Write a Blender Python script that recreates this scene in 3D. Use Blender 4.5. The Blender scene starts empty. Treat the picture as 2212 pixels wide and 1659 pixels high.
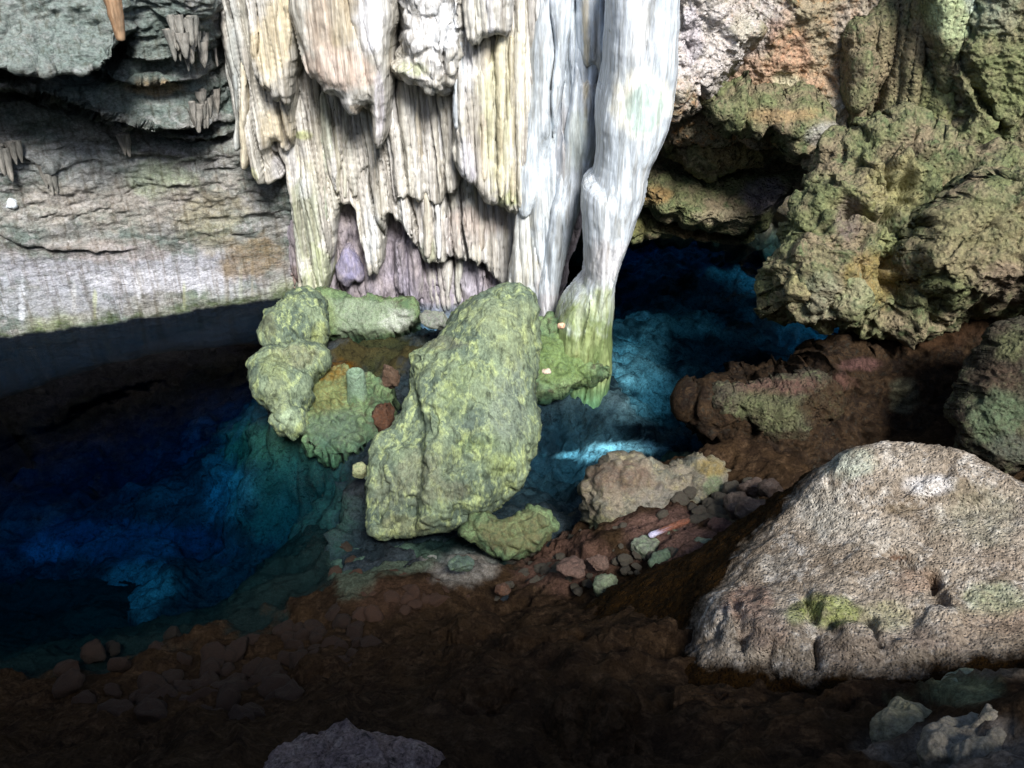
import bpy, math, random
import numpy as np
from mathutils import Vector
S = bpy.context.scene
C = S.collection
R_ = math.radians
# ------------------------------------------------------------------ camera
PITCH = 30.0; CAMZ = 6.0; F = 1915.0; CU, CV = 1106.0, 829.5
cd = bpy.data.cameras.new('camera'); cam = bpy.data.objects.new('camera', cd); C.objects.link(cam)
cam.location = (0, 0, CAMZ); cam.rotation_euler = (R_(90 - PITCH), 0, 0)
cd.sensor_width = 36.0; cd.lens = 36.0 * F / 2212.0; cd.clip_start = 0.05; cd.clip_end = 300
S.camera = cam
# ------------------------------------------------------------------ light
SUN = Vector((0.20, -0.72, 0.68)).normalized()
el = math.asin(SUN.z); az = math.atan2(SUN.x, SUN.y)
w = bpy.data.worlds.new('World'); S.world = w; w.use_nodes = True
nt = w.node_tree; sky = nt.nodes.new('ShaderNodeTexSky'); sky.sky_type = 'NISHITA'; sky.sun_disc = False
sky.sun_elevation = el; sky.sun_rotation = az
nt.links.new(sky.outputs[0], nt.nodes['Background'].inputs[0]); nt.nodes['Background'].inputs[1].default_value = 0.11
ld = bpy.data.lights.new('sun', 'SUN'); ld.energy = 4.6; ld.angle = R_(16); ld.color = (1.0, 0.985, 0.96)
sun = bpy.data.objects.new('sun', ld); C.objects.link(sun); sun.rotation_euler = SUN.to_track_quat('Z', 'Y').to_euler()
S.view_settings.view_transform = 'Standard'; S.view_settings.look = 'None'
S.view_settings.exposure = 0.85; S.view_settings.gamma = 1.0; S.view_settings.use_curve_mapping = False
S.render.engine = 'CYCLES'
S.cycles.max_bounces = 6; S.cycles.diffuse_bounces = 3; S.cycles.glossy_bounces = 3
S.cycles.transparent_max_bounces = 12; S.cycles.volume_bounces = 0
S.cycles.caustics_reflective = False; S.cycles.caustics_refractive = False

# ------------------------------------------------------------------ photo point -> place
sp, cp = math.sin(R_(PITCH)), math.cos(R_(PITCH))
def rays(u, v):
    u = np.asarray(u, float); v = np.asarray(v, float)
    a = (u - CU) / F; b = (CV - v) / F
    return a, cp + b * sp, -sp + b * cp
def on_y(u, v, y0, k=0.0, kx=0.0):
    """point of the sight line through (u,v) on the plane y = y0 + k z + kx x"""
    dx, dy, dz = rays(u, v)
    t = (y0 + k * CAMZ) / (dy - k * dz - kx * dx)
    return np.stack([t * dx, t * dy, CAMZ + t * dz], -1)
def on_z(u, v, z):
    dx, dy, dz = rays(u, v); t = (z - CAMZ) / dz
    return np.stack([t * dx, t * dy, CAMZ + t * dz], -1)
def uv_of(p):
    x, y, z = p[..., 0], p[..., 1], p[..., 2] - CAMZ
    d = y * cp - z * sp; b = y * sp + z * cp
    return CU + F * x / d, CV - F * b / d

# ------------------------------------------------------------------ numpy noise
def hsh(i, j, k, s=0):
    n = (i.astype(np.int64) * 374761393 + j.astype(np.int64) * 668265263 + k.astype(np.int64) * 2147483647 + s * 974634777) & 0xffffffff
    n = ((n ^ (n >> 13)) * 1274126177) & 0xffffffff
    n = ((n ^ (n >> 16)) * 2246822519) & 0xffffffff
    return ((n ^ (n >> 15)) & 0xffffff) / float(0xffffff)
def vn(p, s=0):
    f = np.floor(p); r = p - f; i = f.astype(np.int64); r = r * r * r * (r * (r * 6 - 15) + 10)
    o = 0
    for a in (0, 1):
        wx = r[:, 0] if a else 1 - r[:, 0]
        for b in (0, 1):
            wy = r[:, 1] if b else 1 - r[:, 1]
            for c in (0, 1):
                wz = r[:, 2] if c else 1 - r[:, 2]
                o = o + wx * wy * wz * hsh(i[:, 0] + a, i[:, 1] + b, i[:, 2] + c, s)
    return o * 2 - 1
ROT = np.array([[0.36, 0.48, -0.8], [-0.8, 0.60, 0.0], [0.48, 0.64, 0.60]])
def fbm(p, sc=1.0, oc=4, s=0, g=0.5, ridge=False):
    q = p * sc; o = 0; a = 1.0; t = 0
    for k in range(oc):
        n = vn(q, s + k * 7)
        if ridge: n = 1 - 2 * np.abs(n)
        o = o + a * n; t += a; a *= g; q = (q @ ROT) * 2.03 + 3.1
    return o / t
def voro(p, sc=1.0, s=0):
    q = p * sc; f = np.floor(q).astype(np.int64); r = q - f
    d1 = np.full(len(p), 9.0); d2 = np.full(len(p), 9.0); idv = np.zeros(len(p))
    for a in (-1, 0, 1):
        for b in (-1, 0, 1):
            for c in (-1, 0, 1):
                i, j, k = f[:, 0] + a, f[:, 1] + b, f[:, 2] + c
                px = a + hsh(i, j, k, s + 1); py = b + hsh(i, j, k, s + 2); pz = c + hsh(i, j, k, s + 3)
                d = (px - r[:, 0]) ** 2 + (py - r[:, 1]) ** 2 + (pz - r[:, 2]) ** 2
                m = d < d1; d2 = np.where(m, d1, np.minimum(d2, d)); idv = np.where(m, hsh(i, j, k, s + 4), idv); d1 = np.where(m, d, d1)
    return np.sqrt(d1), np.sqrt(d2), idv
def smooth(a, b, x):
    t = np.clip((x - a) / (b - a), 0, 1); return t * t * (3 - 2 * t)

# ------------------------------------------------------------------ polygons
def chaikin(P, n=1):
    P = np.asarray(P, float)
    for _ in range(n):
        Q = np.roll(P, -1, 0); A = P * .75 + Q * .25; B = P * .25 + Q * .75
        P = np.stack([A, B], 1).reshape(-1, 2)
    return P
def resample(P, step, closed=True):
    P = np.asarray(P, float); out = []
    n = len(P)
    for i in range(n if closed else n - 1):
        a = P[i]; b = P[(i + 1) % n]; L = np.hypot(*(b - a)); m = max(1, int(L / step))
        for j in range(m): out.append(a + (b - a) * j / m)
    return np.array(out)
def roughen(P, amp, sc, s=0, ragged=0, step=6):
    P = resample(P, step)
    q = np.stack([P[:, 0] / sc, P[:, 1] / sc, np.full(len(P), s * 1.7)], -1)
    P = P + np.stack([fbm(q, 1, 4, s + 11), fbm(q, 1, 4, s + 23)], -1) * amp
    if ragged:
        T = np.roll(P, -3, 0) - np.roll(P, 3, 0); hor = np.abs(T[:, 0]) / (np.hypot(T[:, 0], T[:, 1]) + 1e-6)
        k = np.floor(P[:, 0] / 9.0 + 0.6 * np.sin(P[:, 0] * .11))
        h = hsh(k, k * 0 + s, k * 0); P[:, 1] += ragged * (h - 0.5) * 2 * smooth(.3, .8, hor)
    return P
def sdist(U, V, P):
    """signed distance (inside positive) and nearest boundary point"""
    n = len(U); D = np.empty(n); NX = np.empty(n); NY = np.empty(n)
    A = P; B = np.roll(P, -1, 0); E = B - A; L2 = (E ** 2).sum(1) + 1e-9
    ch = max(1, int(3e6 / len(P)))
    for s in range(0, n, ch):
        u = U[s:s + ch, None]; v = V[s:s + ch, None]
        t = np.clip(((u - A[:, 0]) * E[:, 0] + (v - A[:, 1]) * E[:, 1]) / L2, 0, 1)
        cx = A[:, 0] + t * E[:, 0]; cy = A[:, 1] + t * E[:, 1]
        d = (cx - u) ** 2 + (cy - v) ** 2; m = d.argmin(1); r = np.arange(len(m))
        cross = ((A[:, 1] > v) != (B[:, 1] > v)) & (u < E[:, 0] * (v - A[:, 1]) / (E[:, 1] + 1e-12) + A[:, 0])
        ins = cross.sum(1) % 2 == 1
        D[s:s + ch] = np.where(ins, 1, -1) * np.sqrt(d[r, m]); NX[s:s + ch] = cx[r, m]; NY[s:s + ch] = cy[r, m]
    return D, NX, NY

# ------------------------------------------------------------------ meshes
def vnormals(V, Fq):
    a = V[Fq[:, 2]] - V[Fq[:, 0]]; b = V[Fq[:, 3] if Fq.shape[1] == 4 else Fq[:, 2]] - V[Fq[:, 1]]
    if Fq.shape[1] == 3: a = V[Fq[:, 1]] - V[Fq[:, 0]]; b = V[Fq[:, 2]] - V[Fq[:, 0]]
    n = np.cross(a, b); N = np.zeros_like(V)
    for k in range(Fq.shape[1]):
        for c in range(3): N[:, c] += np.bincount(Fq[:, k], n[:, c], len(V))
    return N / (np.linalg.norm(N, axis=1, keepdims=True) + 1e-12)
def mesh_obj(name, V, Fq, mat, parent=None, paint=None, smooth_shade=True):
    me = bpy.data.meshes.new(name); nf, k = Fq.shape
    me.vertices.add(len(V)); me.vertices.foreach_set('co', V.astype(np.float32).ravel())
    me.loops.add(nf * k); me.loops.foreach_set('vertex_index', Fq.astype(np.int32).ravel())
    me.polygons.add(nf); me.polygons.foreach_set('loop_start', (np.arange(nf) * k).astype(np.int32))
    me.polygons.foreach_set('loop_total', np.full(nf, k, np.int32))
    me.polygons.foreach_set('use_smooth', np.full(nf, smooth_shade))
    me.update(calc_edges=True); me.validate()
    ca = me.color_attributes.new('paint', 'FLOAT_COLOR', 'POINT')
    if paint is None: paint = np.zeros((len(V), 4))
    ca.data.foreach_set('color', paint.astype(np.float32).ravel())
    me.materials.append(mat)
    o = bpy.data.objects.new(name, me); C.objects.link(o)
    if parent: o.parent = parent
    return o
def tag(o, label=None, cat=None, group=None, kind=None):
    if label: o['label'] = label
    if cat: o['category'] = cat
    if group: o['group'] = group
    if kind: o['kind'] = kind
    return o
def empty(name, label, cat, group=None):
    o = bpy.data.objects.new(name, None); C.objects.link(o); return tag(o, label, cat, group)

def splat(V, spots, base=None, seed=0):
    """local colour of the stone, on the lake bed painted light too: spots = (u, v, ru, rv, colour, strength)"""
    out = np.zeros((len(V), 4)) if base is None else base
    if not spots: return out
    u, v = uv_of(V); n1 = fbm(V, 2.2, 4, 91 + seed); n2 = fbm(V, 7.0, 3, 57 + seed)
    for (su, sv, ru, rv, c, st) in spots:
        d = np.sqrt(((u - su) / ru) ** 2 + ((v - sv) / rv) ** 2) + n1 * .5 + n2 * .38
        a = st * (1 - smooth(0.6, 1.15, d))
        na = a + out[:, 3] * (1 - a)
        for k in range(3): out[:, k] = np.where(na > 1e-4, (c[k] * a + out[:, k] * out[:, 3] * (1 - a)) / np.maximum(na, 1e-4), out[:, k])
        out[:, 3] = na
    return out

def crag(V, N, specs, seed=0):
    o = np.zeros(len(V))
    for sp_ in specs:
        t, sc, am = sp_[0], sp_[1], sp_[2]
        st = np.array(sp_[3]) if len(sp_) > 3 else np.ones(3)
        q = V * st
        if t == 'f': o += am * fbm(q, sc, 4, seed)
        elif t == 'r': o += am * fbm(q, sc, 4, seed + 5, ridge=True)
        elif t == 'l':                      # rounded lumps with creases
            w_ = q + 0.25 / sc * np.stack([fbm(q, sc, 2, seed + 3), fbm(q, sc, 2, seed + 4), fbm(q, sc, 2, seed + 6)], -1)
            d1, d2, _ = voro(w_, sc, seed); o += am * (smooth(0, .45, d2 - d1) - .6 + .3 * (0.5 - d1))
        elif t == 'c':                      # dark cracks wandering over the face
            n_ = fbm(q, sc, 4, seed + 15); o -= am * np.exp(-(n_ / .06) ** 2) * smooth(-.25, .25, fbm(q, sc * .9, 2, seed + 18))
        elif t == 'w':                      # jagged folded rock
            q2 = q + .5 / sc * np.stack([fbm(q, sc, 3, seed + 31), fbm(q, sc, 3, seed + 32), fbm(q, sc, 3, seed + 33)], -1); o += am * (fbm(q2, sc * 1.3, 5, seed + 34, .58, ridge=True))
        elif t == 'p':                      # broken plates
            d1, d2, i = voro(q + .12 / sc * fbm(q, sc * 2, 2, seed)[:, None], sc, seed); o += am * (i - .5) * smooth(0, .12, d2 - d1)
        elif t == 's':                      # bedding steps
            h = (q[:, 2] + 0.18 * q[:, 0] + .25 * fbm(q, .8, 3, seed)) * sc; fr = h - np.floor(h)
            o += am * (hsh(np.floor(h), np.floor(h) * 0, np.floor(h) * 0, seed) - .5 + .6 * (fr - .5)) * (.6 + .8 * (fbm(q, 1.3, 2, seed + 8)))
    return V + N * o[:, None]

def flutes(x, z, seed, w=.12, amp=.05):
    """rounded vertical ribs of running width"""
    q = np.stack([x * 1.2, z * .25, np.full_like(x, seed * 3.3)], -1)
    o = 0
    for k, (ww, aa) in enumerate(((w * 2.6, amp * 1.4), (w, amp), (w * .42, amp * .3))):
        h = x / ww + 1.1 * fbm(q, 1.4, 3, seed + k) + 0.10 * fbm(np.stack([x * 3, z * .7, x * 0], -1), 1, 2, seed + k + 9)
        fr = h - np.floor(h) - .5; r = hsh(np.floor(h), np.floor(h) * 0 + k, np.floor(h) * 0, seed)
        pf = np.sqrt(np.clip(1 - (2 * fr) ** 2, 0, 1)); o = o + aa * (pf * (1 + 1.3 * (r - .5)) - .6)
        if k == 0: r2 = hsh(np.floor(h + .5), np.floor(h) * 0 + 5, np.floor(h) * 0, seed); o = o - 2.2 * aa * smooth(.45, .8, r2) * np.exp(-((.5 - np.abs(fr)) / .07) ** 2)
    return o
def flute_id(x, z, seed, w):
    q = np.stack([x * 1.2, z * .25, np.full_like(x, seed * 3.3)], -1)
    h = x / w + 1.1 * fbm(q, 1.4, 3, seed + 1); return hsh(np.floor(h), np.floor(h) * 0, np.floor(h) * 0, seed + 40)

def relief(name, poly, y0, k=0.0, kx=0.0, T=.3, R=.3, Tb=None, D=.4, cell=3.0, rough=4, rsc=40, ragged=0, chk=1,
           specs=(), off=None, mat=None, parent=None, paint=None, seed=0, colfn=None, pw=.5, ampfn=None, postcol=None):
    """a solid rock whose seen outline is poly; front bulges by T, back by Tb (or a rim of depth D)"""
    P = chaikin(poly, chk) if chk else np.asarray(poly, float)
    P = roughen(P, rough, rsc, seed, ragged, step=max(4, cell))
    u0, v0 = P.min(0) - cell; u1, v1 = P.max(0) + cell
    nu = int((u1 - u0) / cell) + 2; nv = int((v1 - v0) / cell) + 2
    gu, gv = np.meshgrid(u0 + np.arange(nu) * cell, v0 + np.arange(nv) * cell)
    U = gu.ravel(); Vv = gv.ravel()
    sd, nx, ny = sdist(U, Vv, P)
    near = (sd < cell * .35)
    U2 = np.where(near, nx, U); V2 = np.where(near, ny, Vv)
    ok = sd > -cell * .75
    idx = np.arange(nu * nv).reshape(nv, nu)
    q = np.stack([idx[:-1, :-1], idx[1:, :-1], idx[1:, 1:], idx[:-1, 1:]], -1).reshape(-1, 4)
    q = q[ok[q].all(1) & (sd[q] > 0).any(1)]
    used = np.unique(q); mp = np.full(nu * nv, -1); mp[used] = np.arange(len(used)); q = mp[q]
    U2 = U2[used]; V2 = V2[used]; sdv = np.where(near[used], 0, sd[used])
    B = on_y(U2, V2, y0, k, kx)
    scale = (np.linalg.norm(B.mean(0) - np.array([0, 0, CAMZ]))) / F
    dm = sdv * scale
    pr = (1 - (1 - np.clip(dm / R, 0, 1)) ** 2) ** pw
    n = np.array([kx, -1.0, k]); n = n / np.linalg.norm(n)
    fo = T * pr
    Vf = B + n * fo[:, None]
    if off is not None:
        Vf = Vf + n * (off(U2, V2, Vf) * np.minimum(1, dm / (R * .3) + .05))[:, None]
    # edges used once -> rim
    e = np.concatenate([q[:, [0, 1]], q[:, [1, 2]], q[:, [2, 3]], q[:, [3, 0]]])
    key = np.sort(e, 1); key = key[:, 0] * (len(used) + 1) + key[:, 1]
    _, first, cnt = np.unique(key, return_index=True, return_counts=True)
    be = e[first[cnt == 1]]
    nV = len(Vf)
    if Tb is None:
        bv = np.unique(be); Vs = [Vf]; Qs = [q]; prev = np.arange(nV); nr = max(3, int(D / .07)); cnt_ = nV
        for r_ in range(1, nr + 1):
            m2 = np.full(nV, -1); m2[bv] = cnt_ + np.arange(len(bv)); cnt_ += len(bv); Vs.append(B[bv] - n * D * r_ / nr)
            Qs.append(np.stack([prev[be[:, 1]], prev[be[:, 0]], m2[be[:, 0]], m2[be[:, 1]]], -1)); prev = m2
        V = np.concatenate(Vs); Q = np.concatenate(Qs)
    else:
        Vb = B - n * (Tb * pr)[:, None]; isb = np.zeros(nV, bool); isb[np.unique(be)] = True
        m2 = np.where(isb, np.arange(nV), nV + np.arange(nV))
        V = np.concatenate([Vf, Vb]); qb = m2[q][:, ::-1]; Q = np.concatenate([q, qb])
    # make faces look outward
    N = vnormals(V, Q)
    if (N[:nV] @ n).mean() < 0: Q = Q[:, ::-1]; N = -N
    if specs:
        V9 = crag(V, N, specs, seed); V = V9 if ampfn is None else V + (V9 - V) * ampfn(*uv_of(V))[:, None]
    u = np.unique(Q); m = np.full(len(V), -1); m[u] = np.arange(len(u)); V = V[u]; Q = m[Q]
    col = np.zeros((len(V), 4))
    if colfn is not None: col = colfn(V)
    col = splat(V, paint, col, seed)
    if postcol: col = postcol(V, col)
    return mesh_obj(name, V, Q, mat, parent, col)

def tps(ctrl):
    P = np.array(ctrl, float); X = P[:, :2]; n = len(X)
    def U(r2): return np.where(r2 > 0, r2 * np.log(r2 + 1e-12), 0)
    K = U(((X[:, None] - X[None]) ** 2).sum(-1)) + np.eye(n) * .02
    A = np.zeros((n + 3, n + 3)); A[:n, :n] = K; A[:n, n] = 1; A[:n, n + 1:] = X; A[n, :n] = 1; A[n + 1:, :n] = X.T
    b = np.zeros(n + 3); b[:n] = P[:, 2]; c = np.linalg.solve(A, b)
    def f(x, y):
        o = np.empty(len(x))
        for s in range(0, len(x), 40000):
            q = np.stack([x[s:s + 40000], y[s:s + 40000]], -1)
            o[s:s + 40000] = U(((q[:, None] - X[None]) ** 2).sum(-1)) @ c[:n] + c[n] + q @ c[n + 1:]
        return o
    return f
def field(name, f, x0, x1, y0, y1, step, mat, specs=(), seed=0, paint=None, colfn=None, keep=None, kind=None, parent=None, lim=None):
    nx = int((x1 - x0) / step) + 1; ny = int((y1 - y0) / step) + 1
    gx, gy = np.meshgrid(np.linspace(x0, x1, nx), np.linspace(y0, y1, ny)); X = gx.ravel(); Y = gy.ravel()
    Zv = f(X, Y)
    if lim: Zv = np.clip(Zv, *lim)
    V = np.stack([X, Y, Zv], -1)
    idx = np.arange(nx * ny).reshape(ny, nx)
    q = np.stack([idx[:-1, :-1], idx[:-1, 1:], idx[1:, 1:], idx[1:, :-1]], -1).reshape(-1, 4)
    if keep is not None: kk = keep(V); q = q[kk[q].any(1)]
    N = vnormals(V, q); V = crag(V, N, specs, seed)
    u = np.unique(q); m = np.full(len(V), -1); m[u] = np.arange(len(u)); V = V[u]; q = m[q]
    col = colfn(V) if colfn else np.zeros((len(V), 4)); col = splat(V, paint, col, seed)
    o = mesh_obj(name, V, q, mat, parent, col)
    if kind: o['kind'] = kind
    return o
import bmesh
_ico = {}
def ico(n):
    if n not in _ico:
        bm = bmesh.new(); bmesh.ops.create_icosphere(bm, subdivisions=n, radius=1)
        _ico[n] = (np.array([v.co[:] for v in bm.verts]), np.array([[v.index for v in f.verts] for f in bm.faces])); bm.free()
    return _ico[n]
def stone(name, loc, size, mat, seed=0, sub=4, specs=None, rot=None, parent=None, paint=None, cut=True):
    V, Q = ico(sub); V = V.copy(); rng = np.random.RandomState(seed)
    if cut:                                   # flat broken faces
        for _ in range(9):
            d = rng.normal(size=3); d /= np.linalg.norm(d); h = rng.uniform(.55, .85)
            s = V @ d; V = V - np.outer(np.maximum(s - h, 0) * .85, d)
    V = V * np.array(size)
    if rot is None: rot = rng.uniform(-.4, .4, 2).tolist() + [rng.uniform(0, 6.28)]
    from mathutils import Euler
    M = np.array(Euler(rot).to_matrix()); V = V @ M.T + np.array(loc)
    N = vnormals(V, Q); m = max(size)
    V = crag(V, N, specs or (('f', .9 / m, m * .22), ('f', 3 / m, m * .1), ('l', 2.4 / m, m * .07)), seed)
    return mesh_obj(name, V, Q, mat, parent, splat(V, paint, None, seed))
#MATERIALS
def rockmat(name, c1, c2, c3, sc=1.0, stretch=(1, 1, 1), bump=.6, bs=14, rough=.85, spec=.25, pits=0.0, grime=(.03, .03, .025), gr=.5, streak=0.0, grain=.62, sat=1.18):
    m = bpy.data.materials.new(name); m.use_nodes = True; t = m.node_tree; N = t.nodes; L = t.links
    b = N['Principled BSDF']; b.inputs['Roughness'].default_value = rough; b.inputs['Specular IOR Level'].default_value = spec
    tc = N.new('ShaderNodeTexCoord'); mp = N.new('ShaderNodeMapping'); L.new(tc.outputs['Object'], mp.inputs[0]); mp.inputs['Scale'].default_value = stretch
    def noise(s, det=6, ro=.6, vec=mp, dist=0.0):
        n = N.new('ShaderNodeTexNoise'); n.inputs['Scale'].default_value = s; n.inputs['Detail'].default_value = det
        n.inputs['Roughness'].default_value = ro; n.inputs['Distortion'].default_value = dist; L.new(vec.outputs[0], n.inputs['Vector']); return n
    def ramp(src, a, b_, ca=(0, 0, 0, 1), cb=(1, 1, 1, 1)):
        r = N.new('ShaderNodeValToRGB'); r.color_ramp.elements[0].position = a; r.color_ramp.elements[1].position = b_
        r.color_ramp.elements[0].color = ca; r.color_ramp.elements[1].color = cb; L.new(src, r.inputs[0]); return r.outputs[0]
    def mix(f, a, b_, mode='MIX'):
        x = N.new('ShaderNodeMix'); x.data_type = 'RGBA'; x.blend_type = mode
        if isinstance(f, float): x.inputs[0].default_value = f
        else: L.new(f, x.inputs[0])
        for s, i in ((a, 6), (b_, 7)):
            if isinstance(s, tuple): x.inputs[i].default_value = s + (1,)
            else: L.new(s, x.inputs[i])
        return x.outputs[2]
    n1 = noise(1.7 * sc); n2 = noise(5.5 * sc, 8, .68, dist=.4); n3 = noise(26 * sc, 4, .7)
    col = mix(ramp(n1.outputs['Fac'], .40, .60), c1, c2)
    col = mix(ramp(n2.outputs['Fac'], .50, .64), col, c3)
    n4 = noise(8 * sc, 8, .72, dist=.8)
    col = mix(ramp(n4.outputs['Fac'], .34, .46, (gr,) * 3 + (1,), (0, 0, 0, 1)), col, grime)
    at = N.new('ShaderNodeAttribute'); at.attribute_name = 'paint'
    npz = noise(11 * sc, 8, .7); pa = N.new('ShaderNodeMath'); pa.operation = 'MULTIPLY'; L.new(at.outputs['Alpha'], pa.inputs[0])
    L.new(ramp(npz.outputs['Fac'], .36, .56, (.45, .45, .45, 1)), pa.inputs[1])
    pb = N.new('ShaderNodeMath'); pb.operation = 'MAXIMUM'; pc = N.new('ShaderNodeMath'); pc.operation = 'MULTIPLY_ADD'; L.new(at.outputs['Alpha'], pc.inputs[0]); pc.inputs[1].default_value = 6; pc.inputs[2].default_value = -5
    L.new(pa.outputs[0], pb.inputs[0]); L.new(pc.outputs[0], pb.inputs[1])
    col = mix(pb.outputs[0], col, at.outputs['Color'])
    # grain and stains of the stone
    col = mix(1.0, col, ramp(n3.outputs['Fac'], .32, .66, (grain, grain, grain, 1), (1.28, 1.28, 1.28, 1)), 'MULTIPLY')
    n6 = noise(6.5 * sc, 9, .75, dist=1.2); lo = 1 - .75 * gr
    col = mix(1.0, col, ramp(n6.outputs['Fac'], .36, .50, (lo, lo, lo, 1), (1.06, 1.06, 1.06, 1)), 'MULTIPLY')
    if streak:
        ms = N.new('ShaderNodeMapping'); L.new(tc.outputs['Object'], ms.inputs[0]); ms.inputs['Scale'].default_value = (1, 1, .06)
        n5 = noise(16, 5, .65, ms); lo = 1 - streak; col = mix(1.0, col, ramp(n5.outputs['Fac'], .36, .52, (lo, lo * .96, lo * .9, 1), (1.04, 1.04, 1.04, 1)), 'MULTIPLY')
    hs = N.new('ShaderNodeHueSaturation'); hs.inputs['Saturation'].default_value = sat; L.new(col, hs.inputs['Color']); L.new(hs.outputs[0], b.inputs['Base Color'])
    nb = noise(bs, 9, .72); 
    h = nb.outputs['Fac']
    if pits:
        vz = N.new('ShaderNodeTexVoronoi'); vz.inputs['Scale'].default_value = bs * 1.6; L.new(mp.outputs[0], vz.inputs['Vector'])
        ma = N.new('ShaderNodeMath'); ma.operation = 'MULTIPLY_ADD'; L.new(ramp(vz.outputs['Distance'], .05, .5), ma.inputs[0]); ma.inputs[1].default_value = pits; L.new(h, ma.inputs[2]); h = ma.outputs[0]
    bp = N.new('ShaderNodeBump'); bp.inputs['Strength'].default_value = bump; bp.inputs['Distance'].default_value = .05; L.new(h, bp.inputs['Height'])
    L.new(bp.outputs[0], b.inputs['Normal'])
    return m
M_wall = rockmat('grey limestone', (.25, .245, .23), (.15, .175, .16), (.34, .335, .33), 1.0, (1, 1, 1.6), 1.0, 9, spec=.06, streak=.35, grime=(.07, .07, .06))
M_flow = rockmat('flowstone', (.54, .51, .44), (.58, .56, .54), (.40, .37, .31), .8, (1, 1, .07), .7, 16,   .7, .3, sat=.95, streak=.45, grime=(.10, .085, .06), gr=.3)
M_white = rockmat('white calcite', (.62, .66, .70), (.50, .54, .57), (.70, .73, .75), .8, (1, 1, .10), .5, 14, .5, .35, gr=.35, grime=(.28, .28, .25), streak=.3)
M_recess = rockmat('purple grey stone', (.26, .24, .28), (.34, .30, .30), (.20, .18, .20), 1, (1, 1, .3), .8, 10)
M_moss = rockmat('mossy boulder', (.085, .115, .085), (.18, .225, .14), (.34, .40, .18), 1.9, (1, 1, .38), .8, 12, .8, .2, sat=1.0, grime=(.07, .10, .06), gr=.8)
M_isle = rockmat('mossy shore stone', (.07, .11, .06), (.17, .23, .12), (.06, .06, .035), 2.2, (1, 1, 1), .8, 12, .7, .4, gr=.6)
M_right = rockmat('lichen limestone', (.15, .16, .085), (.21, .175, .12), (.11, .13, .07), 1.2, (1, 1, 1), 1.0, 12, .85, .2, pits=.6, gr=.7)
M_warm = rockmat('ochre limestone', (.29, .24, .18), (.23, .21, .14), (.33, .20, .11), 1.6, (1, 1, 1), 1.0, 12, .85, .2, pits=.6, gr=.6)
M_mound = rockmat('dusty pale rock', (.44, .38, .31), (.28, .23, .18), (.66, .61, .54), 1.3, (1, 1, 1), 1.0, 30, .9, .06, grain=.36, pits=.5, gr=.6, grime=(.12, .09, .06))
M_brown = rockmat('brown earth', (.040, .026, .016), (.024, .016, .011), (.064, .043, .028), 2.0, (1, 1, 1), .9, 22, .95, .03, gr=.5, grime=(.012, .007, .004))
M_pink = rockmat('pinkish stone', (.10, .072, .058), (.07, .055, .045), (.14, .11, .09), 2.2, (1, 1, 1), .8, 16, .85, .2, gr=.5)
M_grey = rockmat('shore boulder', (.20, .17, .13), (.15, .15, .12), (.26, .23, .15), 2.2, (1, 1, 1), .9, 16, .8, .25, gr=.6)
M_bed = rockmat('lake bed', (.022, .026, .03), (.06, .065, .07), (.018, .02, .024), 1.5, (1, 1, 1), .8, 8, .9, .1, gr=1.0)
M_orange = rockmat('rusty stalactite', (.26, .17, .11), (.18, .13, .10), (.32, .24, .17), 1, (1, 1, .1), .6, 14)
M_pale = rockmat('pale pebble', (.62, .52, .42), (.6, .56, .5), (.5, .36, .24), 3, bump=.3)
def watermat():
    m = bpy.data.materials.new('clear cave water'); m.use_nodes = True; t = m.node_tree; N = t.nodes; L = t.links
    N.remove(N['Principled BSDF']); out = N['Material Output']
    tr = N.new('ShaderNodeBsdfTransparent'); gl = N.new('ShaderNodeBsdfGlossy'); gl.inputs['Roughness'].default_value = .03
    fr = N.new('ShaderNodeFresnel'); fr.inputs['IOR'].default_value = 1.07
    nz = N.new('ShaderNodeTexNoise'); nz.inputs['Scale'].default_value = 2.5; nz.inputs['Detail'].default_value = 2
    tc = N.new('ShaderNodeTexCoord'); L.new(tc.outputs['Object'], nz.inputs['Vector'])
    bp = N.new('ShaderNodeBump'); bp.inputs['Strength'].default_value = .12; bp.inputs['Distance'].default_value = .05; L.new(nz.outputs['Fac'], bp.inputs['Height'])
    L.new(bp.outputs[0], gl.inputs['Normal']); L.new(bp.outputs[0], fr.inputs['Normal'])
    mx = N.new('ShaderNodeMixShader'); L.new(fr.outputs[0], mx.inputs[0]); L.new(tr.outputs[0], mx.inputs[1]); L.new(gl.outputs[0], mx.inputs[2]); L.new(mx.outputs[0], out.inputs['Surface'])
    va = N.new('ShaderNodeVolumeAbsorption'); va.inputs['Color'].default_value = (.02, .62, .80, 1); va.inputs['Density'].default_value = .72; L.new(va.outputs[0], out.inputs['Volume'])
    return m
M_water = watermat()
#SETTING
# ---- water: one closed body, its top at z = 0
bm = bmesh.new(); bmesh.ops.create_cube(bm, size=1)
for v in bm.verts: v.co = ((v.co.x) * 40, 12 + v.co.y * 24, -4.5 if v.co.z < 0 else 0)
me = bpy.data.meshes.new('water'); bm.to_mesh(me); bm.free(); me.materials.append(M_water)
o = bpy.data.objects.new('water', me); C.objects.link(o); o['kind'] = 'structure'
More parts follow.
